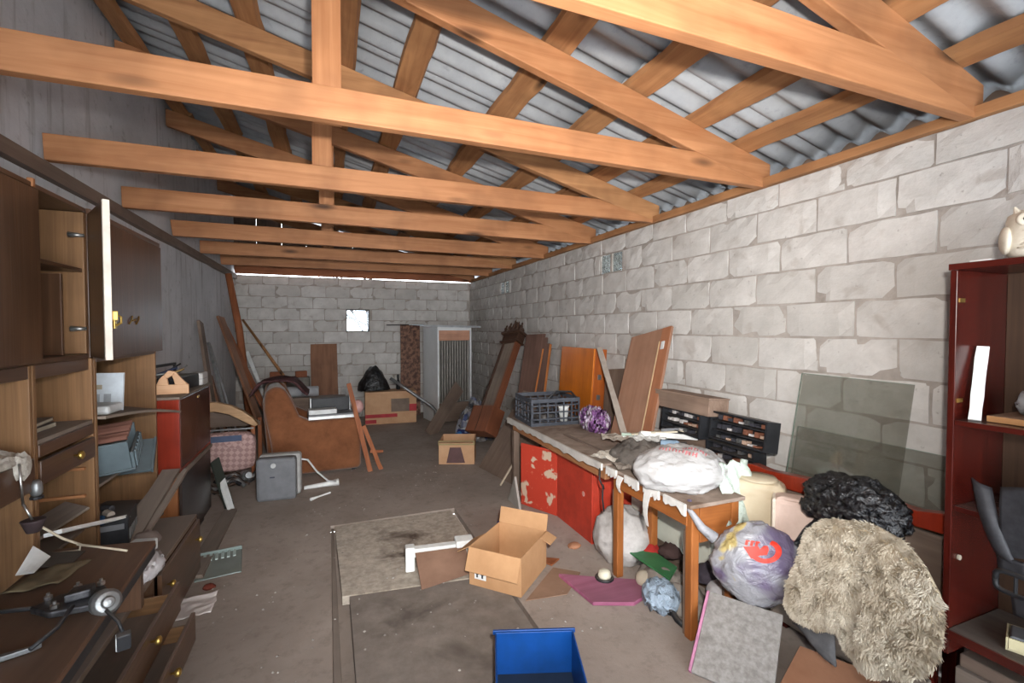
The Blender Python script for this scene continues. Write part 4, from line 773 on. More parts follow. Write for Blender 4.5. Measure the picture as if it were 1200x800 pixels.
# desk at the near end
OAK = lambda a: wood('oak_worn', (136, 78, 36), (168, 104, 54), a, .5, False, .1, 12)
t = thing('old_desk', 'old orange-brown wooden desk with peeling white top and square legs', 'desk', loc(1.9, 2.2, 0))
m = MB(); m.prism([(1.67, 1.80), (2.04, 1.80), (2.04, 2.54), (1.665, 2.54)], .695, .715, 'z'); m.build('top', TOPM, t, bevel=.003)
PEEL = flat('peeling_white', (214, 212, 208), .6); rnd = random.Random(8)
for (ya, yb) in ((2.42, 2.53), (2.20, 2.33), (2.02, 2.15), (1.82, 1.98)):
    n = 8; pts = [(ya + (yb - ya) * i / n, .718) for i in range(n + 1)] + [(yb - (yb - ya) * i / n, .685 + rnd.uniform(-.03, .012)) for i in range(n + 1)]; m = MB(); m.prism(pts, 1.650, 1.6635, 'x'); m.build('peeling_strip', PEEL, t)
for (y, l) in ((2.10, .20), (2.36, .10)):
    m = MB(); m.sheet(lambda u, v, y=y, l=l: (1.648 - .02 * math.sin(v * 3), y + .03 * (1 - v * .7) * (u - .5) * 2, .70 - l * v), 3, 6, .002); m.build('hanging_peel', PEEL, t)
bx(t, 'apron', OAK('y'), 1.70, 1.722, 1.86, 2.50, .585, .690, .003, local=False); bx(t, 'apron', OAK('x'), 1.76, 1.97, 1.83, 1.852, .50, .690, .003, local=False); bx(t, 'apron', OAK('x'), 1.76, 1.97, 2.49, 2.51, .585, .69, .003, local=False)
for (x, y) in ((1.73, 1.85), (1.73, 2.50), (2.0, 1.85), (2.0, 2.50)):
    m = MB(); c0 = .024; m.prism([(x - c0, y - c0), (x + c0, y - c0), (x + c0, y + c0), (x - c0, y + c0)], .0, .694, 'z'); o = m.build('leg', OAK('z'), t, bevel=.005)
    m = MB(); m.box(x - .012, x + .012, y + .031, y + .05, 0, .55); m.build('leg_splint', GREYB('z'), o)
# things under the bench
REDPNT = NT('peeling_red'); v = REDPNT.coords(rnd=False); f = REDPNT.noise(v, 7, 3, .5, .3); c = REDPNT.ramp(f, [(.555, lin((184, 62, 44))), (.585, lin((196, 172, 150)))]); f2 = REDPNT.noise(v, 30, 4); c = REDPNT.mix(REDPNT.ramp(f2, [(.62, (0, 0, 0, 1)), (.72, (.6, .6, .6, 1))]), c, lin((206, 120, 96))); REDPNT.bump(f, .3, .004); REDPNT = REDPNT.fin(c, .6, 0, .3)
t = thing('red_box', 'red painted plywood box under the bench with a peeling door', 'box', loc(2.05, 3.2, 0))
bx(t, 'front', flat('red_paint', (186, 62, 44), .55), 1.80, 1.815, 2.94, 3.50, .0, .665, .003, local=False); bx(t, 'side', flat('red_paint', (0, 0, 0)), 1.816, 2.25, 3.485, 3.50, 0, .59, .003, local=False); bx(t, 'side', flat('red_paint', (0, 0, 0)), 1.816, 2.25, 2.94, 2.955, 0, .59, .003, local=False); bx(t, 'top', flat('red_paint', (0, 0, 0)), 1.816, 2.25, 2.956, 3.484, .575, .59, .003, local=False)
m = MB(frame((1.715, 3.69, 0), (1.715, 3.69, 1), (-.18, .38, 0))); m.box(-.205, .205, -.008, .008, 0, .56); d = m.build('door', REDPNT, t, bevel=.003)
m = MB(loc(1.798, 3.06, .34, 0, 0, -90)); m.lathe([(.02, 0), (.018, .003)], 12); m.build('plug', flat('pinkish_plug', (206, 150, 140), .6), t)
MILKY = NT('milky_film'); v = MILKY.coords(); MILKY.bump(MILKY.noise(v, 9, 4, .5, 1.0), .45, .03); MILKY.b.inputs['Transmission Weight'].default_value = .25; MILKY.b.inputs['Alpha'].default_value = 1; MILKY = MILKY.fin(lin((206, 206, 206)), .35, 0, .5)
def sack(c, r, seed, sub=4, crease=.10, flat_=-.9): 
    return lambda d: (d.x * r[0] * (1 + .12 * nz(d, 2.2, seed)) + crease * .2 * r[0] * abs(nz(d, 9, seed)), d.y * r[1] * (1 + .12 * nz(d, 2.4, seed + 3)) + crease * .2 * r[1] * abs(nz(d, 8, seed + 5)), max(flat_, d.z) * r[2] * (1 + .15 * nz(d, 3, seed + 7)) + crease * r[2] * nz(d, 11, seed))
m = MB(); m.blob(sack(0, (.19, .22, .20), 4, 4, .16, -.7), (1.90, 2.70, .145), 4); single(m, 'white_sack', gen('sackcloth', (176, 172, 170), (198, 195, 192), 30, .8, 0, .4, 80, .004), 'slumped white woven sack beneath the bench', 'sack', smooth=True)
t = thing('white_crate', 'pale green-white plywood box standing under the desk', 'box', loc(2.2, 2.3, 0)); PG = gen('pale_green', (196, 200, 186), (212, 214, 202), 5, .6, 0, .05)
bx(t, 'panel', PG, 2.12, 2.25, 2.12, 2.90, .14, .38, .004, local=False); bx(t, 'panel', PG, 2.125, 2.25, 2.12, 2.90, .385, .58, .004, local=False); bx(t, 'base', GREYB('y'), 2.14, 2.25, 2.14, 2.88, 0, .138, .003, local=False)
m = MB()
for k in range(5): m.tube([(2.117, 2.74 - .02 * k, .19), (2.117, 2.72 - .03 * k + .02 * math.sin(k), .27 + .02 * (k % 3))], [.008, .003], 5)
m.build('painted_leaves', flat('paint_green', (84, 120, 56), .7), t)
flatboard('green_folder', 'green plastic folder lying in the litter under the desk', 'folder', flat('green_folder', (56, 118, 74), .5), [(1.84, 2.14), (1.98, 2.24), (1.98, 2.60), (1.82, 2.52)], .125, .137)
m = MB(); m.blob(lambda d: (d.x * .15, d.y * .28, max(-.1, d.z) * .11 * (1 + .6 * nz(d, 3, 3)) + .012 * nz(d, 9, 1)), (1.90, 2.2, .012), 4); single(m, 'grey_cloth', gen('grey_cloth', (126, 118, 112), (154, 146, 138), 8, .95, 0, .4), 'heap of dusty grey cloth under the desk', 'cloth', smooth=True)
m = MB(); m.blob(lambda d: (d.x * .05, d.y * .05, d.z * .05 * (1 + .1 * nz(d, 3))), (1.80, 2.33, .052), 3); single(m, 'beige_ball', gen('ballb', (176, 166, 148), (196, 186, 168)), 'beige round ball by the foot of the desk leg', 'ball', smooth=True)
t = thing('jar_lid', 'white knob with a dark ring on the pink board edge', 'jar', loc(1.60, 2.46, .03)); m = MB(); m.lathe([(.036, 0), (.042, .02), (.036, .045), (.02, .055)], 16, (1.60, 2.46, .03)); m.build('knob', flat('ivory', (206, 202, 182), .4), t, smooth=True); m = MB(); m.tube([(1.60 + .05 * math.cos(a * .45), 2.46 + .05 * math.sin(a * .45), .034) for a in range(15)], .010, 8); m.build('ring', BLKP, t, smooth=True)
BLUF = NT('blue_film'); v = BLUF.coords(); BLUF.bump(BLUF.noise(v, 16, 5, .6, 1.2), .9, .03); BLUF = BLUF.fin(lin((158, 176, 194)), .35, 0, .5)
m = MB(); m.blob(sack(0, (.10, .12, .09), 14, 4, .4, -.6), (1.77, 2.13, .055), 4); single(m, 'blue_bag', BLUF, 'crumpled pale blue plastic bag on the floor beneath the desk', 'plastic bag', smooth=True)
m = MB(); m.tube([(1.74, 2.02, .03), (1.80, 2.06, .05), (1.92, 2.04, .04)], [.02, .024, .022], 8); m.tube([(1.76, 2.05, .04), (1.745, 1.97, .02), (1.75, 1.92, .015)], .016, 8); single(m, 'black_strap', BLKP, 'short black strap beside the pale blue bag', 'strap', smooth=True)
for k, (x, y, r, c_, lab) in enumerate(((2.08, 2.42, .05, (66, 50, 48), 'dark brown rag under the desk by the pale box'), (1.98, 2.50, .04, (150, 40, 36), 'small red rag under the desk beside the green folder'), (2.10, 2.1, .06, (64, 58, 66), 'dark purple rag under the desk near the leg'), (2.05, 1.97, .05, (176, 174, 176), 'wadded white paper under the desk'))):
    m = MB(); m.blob(lambda d, r=r, k=k: (d.x * r * 1.5 * (1 + .4 * nz(d, 3, k)), d.y * r * 1.6, max(-.3, d.z) * r * (1 + .6 * nz(d, 4, k + 2))), (x, y, .13 if k < 3 else .11), 3); single(m, 'rag', gen('rag%d' % k, c_, None, 10, .9, 0, .4), lab, 'rag', smooth=True)
m = MB(frame((2.12, 2.06, .02), (2.16, 2.16, .34), (0, 1, 0))); m.board(.36, .035, .02, 5); single(m, 'wood_slat', GREYB('z'), 'short dark slat standing behind the desk leg', 'slat')
m = MB(); PKP = [(1.36, 2.62), (1.56, 2.50), (1.82, 2.36), (1.80, 2.24), (1.62, 2.18), (1.40, 2.27)]; m.prism(PKP, .006, .028, 'z'); o = single(m, 'pink_board', wood('pink_board', (150, 82, 112), (172, 104, 134), 'x', .7, False, .15), 'broken pink painted board on the floor before the desk', 'board', bevel=.002)

# ------------------------------------------------------------------ things on the bench
def crate(name, label, M, sx, sy, sz, nx=6, ny=5, nz_=4, mat=gen('crate_dusty', (54, 58, 66), (84, 88, 96), 10, .6)):
    t = thing(name, label, 'crate', M); b = .008
    for (axis, c) in (('x', -sy), ('x', sy), ('y', -sx), ('y', sx)):
        m = MB(MW[t.name]); n = nx if axis == 'x' else ny; ext = sx if axis == 'x' else sy
        def bar(a0, a1, z0, z1):
            if axis == 'x': m.box(a0, a1, c - b / 2, c + b / 2, z0, z1)
            else: m.box(c - b / 2, c + b / 2, a0, a1, z0, z1)
        bar(-ext, ext, 0, .03); bar(-ext, ext, sz - .035, sz)
        for k in range(1, nz_): bar(-ext, ext, sz * k / nz_ - .006, sz * k / nz_ + .006)
        for k in range(n + 1):
            a = -ext + 2 * ext * k / n; w_ = .014 if k in (0, n) else .006; bar(max(-ext, a - w_), min(ext, a + w_), .03, sz - .035)
        m.build('lattice_side', mat, t)
    m = MB(MW[t.name])
    for k in range(9): a = -sx + 2 * sx * k / 8; m.box(a - .006, a + .006, -sy, sy, .0, .008)
    for k in range(7): a = -sy + 2 * sy * k / 6; m.box(-sx, sx, a - .006, a + .006, .008, .014)
    m.build('lattice_floor', mat, t); return t
t = crate('plastic_crate', 'black lattice plastic crate on the far end of the bench', loc(1.93, 3.98, .722, -4), .235, .23, .245)
m = MB(MW[t.name]); m.tube([(.2, -.23, .245), (.15, -.23, .30), (.0, -.23, .31), (-.08, -.23, .245)], .010, 8); m.build('handle', BLKP, t)
random.seed(3)
for k in range(3):
    m = MB(loc(1.80 + .09 * k, 3.98 + .06 * (k % 3), .745 + .0 * k, 30 * k, 90)); m.lathe([(.03, -.08), (.036, -.07), (.036, .06), (.016, .08), (.016, .10)], 12); single(m, 'dark_bottle', [BLKP, flat('smoke', (92, 88, 86), .4), gen('dull', (70, 68, 66))][k % 3], ['glossy black bottle lying inside the black crate', 'smoky grey bottle lying inside the black crate', 'dull dark bottle lying inside the black crate'][k], 'bottle', 'bottles in the black crate', smooth=False)
m = MB(); m.lathe([(.035, 0), (.05, .13), (.054, .14), (.05, .142), (.046, .13), (.032, .006)], 18, (2.04, 3.84, .738)); single(m, 'plastic_cup', FOAM, 'white plastic cup in the black crate', 'cup', smooth=True)
# floral bag
s = NT('floral_film'); v = s.coords(); f = s.noise(v, 11, 4, .6, .8); c = s.ramp(f, [(.44, lin((206, 200, 210))), (.52, lin((150, 104, 160))), (.62, lin((84, 48, 96)))]); s.bump(s.noise(v, 20, 4), .6, .02); FLOR = s.fin(c, .35, 0, .5)
m = MB(); m.blob(sack(0, (.10, .20, .11), 33, 5, .5, -.75), (2.14, 3.46, .80), 5); single(m, 'floral_bag', FLOR, 'white and purple flowered plastic bag beside the black crate', 'plastic bag', smooth=True)
lean('hardboard_sheet', 'grey hardboard sheet standing behind the flowered bag', 'hardboard', GREYB('z'), (2.37, 3.56, .0), (2.55, 3.70, 1.22), (0, -1, 0), .40, .014, 41, .002)
lean('grey_stick', 'grey dusty lath leaning in front of the orange cabinet', 'lath', flat('pale_lath', (160, 150, 140), .85), (2.12, 2.96, .722), (2.40, 3.80, 1.42), (.9, -.4, 0), .05, .014, 42, .003)
M = frame((2.17, 3.0, .722), (2.55, 3.22, 1.57), (0, -1, 0)); L = (Vector((2.55, 3.22, 1.57)) - Vector((2.17, 3.0, .722))).length
t = thing('brown_door', 'brown veneered cabinet door with a pale strip leaning on the block wall', 'door panel', M); PB = wood('pinkish_brown', (146, 108, 86), (166, 128, 106), 'z', .55, False, .1, 10)
bx(t, 'panel', PB, -.24, .24, -.012, .012, 0, L, .003); bx(t, 'pale_strip', flat('pale_strip', (206, 178, 140), .6), .13, .142, -.0165, -.0125, .0, L - .12, .001); bx(t, 'side_strip', wood('orangeish', (150, 98, 70), (168, 114, 84), 'z', .5), .143, .24, -.0145, -.0122, .0, L - .002, .001); bx(t, 'latch', WHITEP, .165, .20, -.021, -.0147, L - .20, L - .13, .002)
# clutter pile on the bench
m = MB(); m.blob(lambda d: (d.x * .20 * (1 + .2 * nz(d, 3, 1)), d.y * .26 * (1 + .2 * nz(d, 3, 5)), max(-.15, d.z) * .10 * (1 + .6 * nz(d, 4, 2)) + .012 * nz(d, 12, 4)), (1.94, 2.52, .738), 4); single(m, 'grey_rags', gen('rags_grey', (88, 84, 80), (122, 116, 110), 14, .95, 0, .6, 30, .01), 'pile of dark grey rags on the bench', 'rags', smooth=True)
random.seed(17); labs = ['white plank edge strip on top of the bench clutter', 'pale green strip in the bench clutter', 'cream batten in the bench clutter', 'white lath lying towards the wall in the bench clutter', 'beige strip behind the grey rags', 'thin grey strip across the bench clutter']
for k in range(6):
    a = Vector((1.98 + .05 * k, 2.95 - .05 * k, .79 + .014 * k)); b_ = a + Vector((.25, -.30 + .1 * (k % 3), .03 - .02 * (k % 2)))
    m = MB(frame(a, b_, (0, 0, 1) if k % 2 else (1, 1, 0))); m.board((b_ - a).length, .035, .010, k, .002); single(m, 'strip', [FOAM, flat('pg', (166, 186, 172), .6), flat('cream', (206, 198, 176), .7), FOAM, flat('cream', (0, 0, 0)), GREYP][k], labs[k], 'strip')
t = thing('spray_bottle', 'small pale blue bottle with a dark cap in the bench clutter', 'bottle', loc(2.09, 2.44, .84, 40, 85)); m = MB(MW[t.name]); m.lathe([(.02, -.06), (.026, -.055), (.026, .04), (.014, .06)], 14); m.build('body', flat('pale_blue', (140, 166, 190), .3), t, smooth=False); m = MB(MW[t.name]); m.lathe([(.018, .06), (.018, .10)], 12); m.build('cap', BLKP, t)
m = MB(); m.blob(lambda d: (d.x * .028, d.y * .03, d.z * .035 * (1 + .2 * nz(d, 3))), (2.20, 2.63, .755), 3); single(m, 'orange_spool', flat('orange_spool', (204, 136, 54), .6), 'small orange spool in front of the black drawers', 'spool', smooth=True)
m = MB(); m.blob(lambda d: (d.x * .035, d.y * .05, d.z * .02), (2.02, 2.36, .835), 3); single(m, 'brown_brush', gen('brush', (110, 76, 56), (136, 98, 74)), 'brown brush head by the white bag', 'brush', smooth=True)
# low base, black drawer grids and wooden box by the wall
t = thing('wall_bench', 'dark low wooden shelf along the wall holding the black trays', 'shelf', loc(2.42, 2.4, 0)); bx(t, 'top', DUSTB('y'), 2.345, 2.58, 2.0, 3.0, .66, .68, .003, local=False)
for y in (2.02, 2.96): bx(t, 'leg', GREYB('z'), 2.52, 2.56, y, y + .03, 0, .659, .003, local=False)
def tray(label, M, W_, H_, rows, colsn, seed):
    t = thing('parts_tray', label, 'tray', M, 'black compartment trays'); rnd = random.Random(seed); D = .10
    m = MB(MW[t.name]); m.box(-W_, W_, .0, .008, 0, H_); m.box(-W_, W_, -D, 0, 0, .01); m.box(-W_, W_, -D, 0, H_ - .012, H_); m.box(-W_, -W_ + .012, -D, 0, .01, H_ - .012); m.box(W_ - .014, W_, -D, 0, .01, H_ - .012); m.build('case', BLKP, t)
    for r in range(1, rows): bx(t, 'shelf_divider', BLKP, -W_ + .013, W_ - .015, -D + .01, -.001, H_ * r / rows - .004, H_ * r / rows + .004, 0)
    for r in range(rows):
        for c_ in range(colsn):
            x = -W_ + .03 + (2 * W_ - .06) * (c_ + .5) / colsn
            if rnd.random() < .8: bx(t, 'small_part', [STEEL, flat('tan_part', (166, 140, 122), .7), flat('pale_part', (190, 186, 184), .6), flat('dk_part', (58, 58, 64), .5), flat('rust_part', (120, 76, 58), .7)][rnd.randrange(5)], x - .014, x + .014, -D + .03, -.02, H_ * r / rows + .012, H_ * r / rows + .012 + rnd.uniform(.01, H_ / rows - .026), 0)
    return t
tray('black parts tray stood on edge, its right end against the glass sheet', loc(2.44, 2.155, .865, -90, -8), .215, .18, 3, 9, 1)
tray('black parts tray stood on edge, left of the wider one', loc(2.41, 2.61, .85, -94, -6), .21, .16, 3, 8, 2)
tray('black parts tray at the bottom, under the wider one', loc(2.46, 2.22, .682, -90), .19, .175, 3, 8, 3)
bx(thing('support_block', 'wooden block behind the white bag holding up the left tray', 'block', loc(2.46, 2.62, .681)), 'block', GREYB('y'), -.06, .06, -.18, .18, 0, .165, .003)
t = thing('wooden_box', 'old brown wooden box lying on the trays by the wall', 'wooden box', loc(2.42, 2.62, 1.012, -90, -4)); WBX = wood('old_box', (124, 102, 88), (150, 128, 112), 'x', .8)
bx(t, 'front_board', WBX, -.27, .27, -.10, -.085, -.0, .11, .003); bx(t, 'back_board', WBX, -.27, .27, .06, .075, 0, .11, .003); bx(t, 'end_board', wood('old_box_end', (110, 82, 64), (134, 104, 84), 'y', .8), -.27, -.255, -.084, .06, 0, .11, .003); bx(t, 'end_board', WBX, .255, .27, -.084, .06, 0, .11, .003); bx(t, 'bottom_board', WBX, -.254, .254, -.084, .06, 0, .012, .002); bx(t, 'lid_board', WBX, -.275, .275, -.104, .08, .111, .122, .003)
# white carrier bag with red print
def decal(bag, name, shapes, mat, parent, O, ax, ay, direction, off=.003):
    """flat print laid on the bag's own surface"""
    dep = BVHTree.FromPolygons([MW[bag.name] @ v_.co for v_ in bag.data.vertices], [tuple(p.vertices) for p in bag.data.polygons])
    O, ax, ay, direction = Vector(O), Vector(ax).normalized(), Vector(ay).normalized(), Vector(direction).normalized(); m = MB()
    for quad in shapes:
        N = 4; P = []
        for i in range(N + 1):
            for j in range(N + 1):
                u, v_ = i / N, j / N; a = Vector(quad[0]).lerp(Vector(quad[1]), u); b_ = Vector(quad[3]).lerp(Vector(quad[2]), u); q = a.lerp(b_, v_)
                p = O + ax * q.x + ay * q.y; h = dep.ray_cast(p - direction * .6, direction)
                P.append(h[0] - direction * off if h[0] is not None else None)
        fs = []
        for i in range(N):
            for j in range(N):
                f_ = (i * (N + 1) + j, (i + 1) * (N + 1) + j, (i + 1) * (N + 1) + j + 1, i * (N + 1) + j + 1)
                if all(P[k] is not None for k in f_): fs.append(f_)
        m.add([p if p is not None else O for p in P], fs)
    return m.build(name, mat, parent, smooth=True)
t = thing('carrier_bag', 'white plastic carrier bag with faded red print on the desk', 'plastic bag', loc(1.86, 2.08, .716))
m = MB(); m.blob(sack(0, (.28, .23, .125), 51, 5, .09, -.62), (1.86, 2.10, .80), 5); bag = m.build('bag', MILKY, t, smooth=True)
GREENF = NT('greenish_film'); v = GREENF.coords(); GREENF.bump(GREENF.noise(v, 14, 5, .6, 1.0), .8, .03); GREENF = GREENF.fin(lin((192, 206, 196)), .35, 0, .5)
m = MB(); m.sheet(lambda u, v: (1.98 + .22 * u - .04 * v, 1.93 - .10 * v + .04 * nz((u * 4, v * 3, 2), 1), .86 - .30 * v ** 1.3 + .03 * nz((u * 5, v * 4, 0), 1, 3)), 14, 16, .003); m.build('trailing_film', GREENF, t, smooth=True)
RP = flat('faded_red', (202, 118, 122), .6); sh = []
def glyphs(x0, y0, n, h, w_, gap, rnd):
    for k in range(n):
        x = x0 + k * (w_ + gap); t_ = w_ * .28; kind = rnd.randrange(4)
        sh.append([(x, y0), (x + t_, y0), (x + t_, y0 + h), (x, y0 + h)])
        if kind != 3: sh.append([(x + w_ - t_, y0), (x + w_, y0), (x + w_, y0 + h), (x + w_ - t_, y0 + h)])
        if kind in (0, 1, 3): sh.append([(x, y0 + h - t_), (x + w_, y0 + h - t_), (x + w_, y0 + h), (x, y0 + h)])
        if kind in (1, 2): sh.append([(x, y0 + h * .4), (x + w_, y0 + h * .4), (x + w_, y0 + h * .4 + t_), (x, y0 + h * .4 + t_)])
rnd = random.Random(2); glyphs(-.14, .02, 6, .035, .026, .010, rnd); glyphs(-.02, .075, 5, .03, .022, .009, rnd)
decal(bag, 'red_print', sh, RP, t, (1.82, 2.02, .86), (.55, -.83, 0), (.6, .4, .7), (.45, .55, -.70))
# hanging bag with red emblem
t = thing('hanging_bag', 'translucent plastic bag with red round emblem hanging from the desk corner', 'plastic bag', loc(1.95, 1.68, .22))
s = NT('clear_film'); v = s.coords(); f = s.noise(v, 5.5, 2, .5, .6); c = s.ramp(f, [(.36, lin((100, 90, 114))), (.48, lin((140, 140, 146))), (.62, lin((150, 150, 154))), (.68, lin((176, 158, 104)))]); s.bump(s.noise(v, 10, 5, .6, 1.0), .7, .03); CLF = s.fin(c, .25, 0, .6)
def hb(d):
    w_ = 1 - .35 * max(0, -d.z) ** 2 - .25 * max(0, d.z) ** 3
    return (d.x * .215 * w_ * (1 + .10 * nz(d, 2.2, 8)) + .012 * nz(d, 8, 2), d.y * .12 * w_, d.z * .215 * (1 + .05 * nz(d, 3, 1)) + .008 * nz(d, 10, 5))
m = MB(loc(1.965, 1.66, .43, -35)); m.blob(hb, (0, 0, 0), 5); bag = m.build('bag', CLF, t, smooth=True)
m = MB(); m.tube([(1.79, 1.76, .55), (1.74, 1.80, .60), (1.70, 1.84, .68), (1.72, 1.86, .719)], [.03, .022, .014, .012], 8); m.build('twisted_handle', CLF, t, smooth=True)
m = MB(); m.tube([(2.09, 1.56, .44), (2.14, 1.54, .42), (2.17, 1.53, .42)], [.05, .03, .012], 8); m.build('corner', CLF, t, smooth=True)
sh = []
def arc(cx, cy, r0, r1, a0, a1, n=14, sy=1):
    for k in range(n):
        p = R(a0 + (a1 - a0) * k / n); q = R(a0 + (a1 - a0) * (k + 1) / n)
        sh.append([(cx + r0 * math.cos(p), cy + sy * r0 * math.sin(p)), (cx + r1 * math.cos(p), cy + sy * r1 * math.sin(p)), (cx + r1 * math.cos(q), cy + sy * r1 * math.sin(q)), (cx + r0 * math.cos(q), cy + sy * r0 * math.sin(q))])
arc(.02, 0, .042, .066, -150, 75, 20); sh.append([(-.075, .008), (-.03, -.052), (.012, -.02), (-.01, .02)]); sh.append([(-.01, -.03), (.03, -.02), (.034, .01), (.0, .012)]); sh.append([(.0, .012), (.034, .01), (.026, .03), (.012, .03)])
for k in range(3): sh.append([(-.07 + .022 * k, .018), (-.058 + .022 * k, .018), (-.058 + .022 * k, .045), (-.07 + .022 * k, .045)]); sh.append([(-.07 + .022 * k, .039), (-.052 + .022 * k, .039), (-.052 + .022 * k, .047), (-.07 + .022 * k, .047)])
cdir = (Vector((1.965, 1.66, .43)) - Vector((.5, .9, 1.1))).normalized(); rx = Vector((.75, -.66, 0)); decal(bag, 'red_emblem', sh, flat('emblem_red', (206, 50, 32), .5), t, (2.0, 1.64, .50), rx, (-.15, -.15, 1), cdir, .004)

# ------------------------------------------------------------------ bed frame parts, canister, foam, sacks, fleece
t = thing('bed_frame', 'dismantled red lacquered bed frame lying along the right wall', 'bed frame', loc(2.3, 1.5, 0))
m = MB(frame((2.33, 2.02, .755), (2.33, 1.05, .80), (0, 0, 1))); m.prism([(-.04, 0), (.045, 0), (.05, .04), (.038, .14), (.055, .5), (.038, .85), (.055, .95), (.055, .97), (-.03, .97)], -.03, .03); m.build('head_rail', BRDL('z'), t, bevel=.006)
bx(t, 'head_panel', GREYB('y'), 2.34, 2.36, 1.06, 1.98, .48, .74, .003, local=False); bx(t, 'seat_board', DUSTB('y'), 2.185, 2.50, 1.06, 1.99, .45, .47, .003, local=False); bx(t, 'side_rail', BRDL('y'), 2.15, 2.18, 1.10, 1.80, .44, .54, .005, local=False)
bx(t, 'lower_rail', REDL('y'), 2.18, 2.21, 1.1, 1.8, .20, .32, .004, local=False); bx(t, 'slat', DUSTB('y'), 2.22, 2.25, 1.08, 1.79, .05, .18, .003, local=False); bx(t, 'slat', DUSTB('y'), 2.205, 2.22, 1.08, 1.79, .335, .43, .003, local=False)
for y in (1.08, 1.93): bx(t, 'leg', REDL('z'), 2.42, 2.48, y, y + .05, 0, .449, .004, local=False)
for y in (1.08, 1.72): bx(t, 'leg', REDL('z'), 2.255, 2.30, y, y + .05, 0, .449, .004, local=False)
m = MB(); m.box(2.298, 2.364, 1.60, 1.64, .74, .83); m.box(2.298, 2.302, 1.60, 1.64, .62, .74); single(m, 'grey_strap', GREYP, 'grey strap looped over the red bed rail', 'strap')
m = MB(); m.tube([(2.28, 1.50, .70), (2.27, 1.47, .745), (2.27, 1.43, .72), (2.27, 1.40, .70), (2.28, 1.39, .80), (2.27, 1.50, .63), (2.26, 1.46, .60)], .006, 6); single(m, 'twine', flat('twine', (206, 196, 176), .8), 'pale twine hanging from the red bed rail', 'twine', smooth=True)
def rbox(d, e, r, seed):
    sg = lambda a: math.copysign(abs(a) ** e, a); k = max(abs(d.x), abs(d.y), abs(d.z)); return (sg(d.x) * r[0] + .006 * nz(d, 4, seed), sg(d.y) * r[1] + .006 * nz(d, 4, seed + 2), sg(d.z) * r[2] + .008 * nz(d, 3, seed + 4))
t = thing('beige_canister', 'dirty beige plastic canister beside the desk', 'canister', loc(2.20, 1.86, .471, -50)); CAN = gen('canister', (182, 168, 142), (204, 192, 168), 3, .6, 0, .1, 8, .01, 0, .3, .3, .7, (150, 128, 98), 2.2)
m = MB(MW[t.name]); m.blob(lambda d: rbox(d, .38, (.14, .09, .15), 2), (0, 0, .155), 4); m.build('body', CAN, t, smooth=True); m = MB(MW[t.name]); m.lathe([(.10, .302), (.09, .315), (.02, .318)], 20); m.build('shoulder', CAN, t, smooth=True)
t = thing('foam_block', 'pinkish upright foam block with a pale torn edge beside the canister', 'foam block', loc(2.22, 1.63, .471, -52)); m = MB(MW[t.name]); m.blob(lambda d: rbox(d, .22, (.115, .06, .135), 9), (0, .0, .137), 4); m.build('foam', gen('pink_foam', (190, 166, 154), (208, 186, 174), 12, .95, 0, .3), t, smooth=True); bx(t, 'pale_edge', flat('pale_foam', (216, 204, 188), .9), -.123, -.105, -.064, .064, .01, .265, .008)
# glass sheets
s = NT('dusty_glass'); v = s.coords(rnd=False); tr = s.n('ShaderNodeBsdfTransparent'); tr.inputs[0].default_value = (.85, .86, .84, 1); df = s.n('ShaderNodeBsdfDiffuse'); df.inputs[0].default_value = lin((150, 146, 136)); mx = s.n('ShaderNodeMixShader'); s.l(tr.outputs[0], mx.inputs[1]); s.l(df.outputs[0], mx.inputs[2])
rp = s.ramp(s.noise(v, 4, 5, .6), [(.3, (.06, .06, .06, 1)), (.75, (.16, .16, .16, 1))]); s.l(rp, mx.inputs[0]); gs = s.n('ShaderNodeBsdfGlossy'); gs.inputs['Roughness'].default_value = .03; mx2 = s.n('ShaderNodeMixShader'); mx2.inputs[0].default_value = .05; s.l(mx.outputs[0], mx2.inputs[1]); s.l(gs.outputs[0], mx2.inputs[2]); s.l(mx2.outputs[0], s.t.nodes['Material Output'].inputs[0]); DG = s.m
EDG = flat('glass_edge', (120, 140, 128), .2)
def pane(label, B, T, wdt):
    M = frame(B, T, (0, -1, 0)); L = (Vector(T) - Vector(B)).length; t = thing('glass_sheet', label, 'glass sheet', M)
    bx(t, 'pane', DG, -wdt / 2, wdt / 2, -.003, .003, .0, L, 0); bx(t, 'glass_edge', EDG, -wdt / 2 - .003, -wdt / 2 - .0005, -.003, .003, 0, L, 0); bx(t, 'glass_edge', EDG, -wdt / 2, wdt / 2, -.003, .003, L + .0005, L + .003, 0)
pane('taller dusty glass sheet leaning on the block wall', (2.42, 1.62, .472), (2.575, 1.61, 1.335), .56)
pane('wider lower dusty glass sheet leaning behind the bed rail', (2.455, 1.46, .472), (2.55, 1.46, 1.03), .86)
# black rubbish bag
t = thing('rubbish_bag', 'shiny black rubbish bag draped over the red bed rail', 'rubbish bag', loc(2.2, 1.35, .5))
m = MB(); m.blob(lambda d: (d.x * .13 * (1 + .2 * nz(d, 2, 3)) + .02 * nz(d, 7, 1), d.y * .22 * (1 + .2 * nz(d, 2, 6)) + .02 * nz(d, 7, 4), d.z * .14 * (1 + .25 * nz(d, 2.5, 9)) + .022 * nz(d, 8, 7)), (2.21, 1.37, .79), 5); m.build('bag', BAGB, t, smooth=True)
m = MB(); m.sheet(lambda u, v: (2.22 - .14 * v + .03 * nz((u * 4, v * 3, 0), 1, 2), 1.42 + .17 * v - .05 * u, .86 - .34 * v - .09 * u + .02 * nz((u * 6, v * 5, 0), 1, 5)), 10, 16, .012); m.build('trailing_neck', BAGB, t, smooth=True)
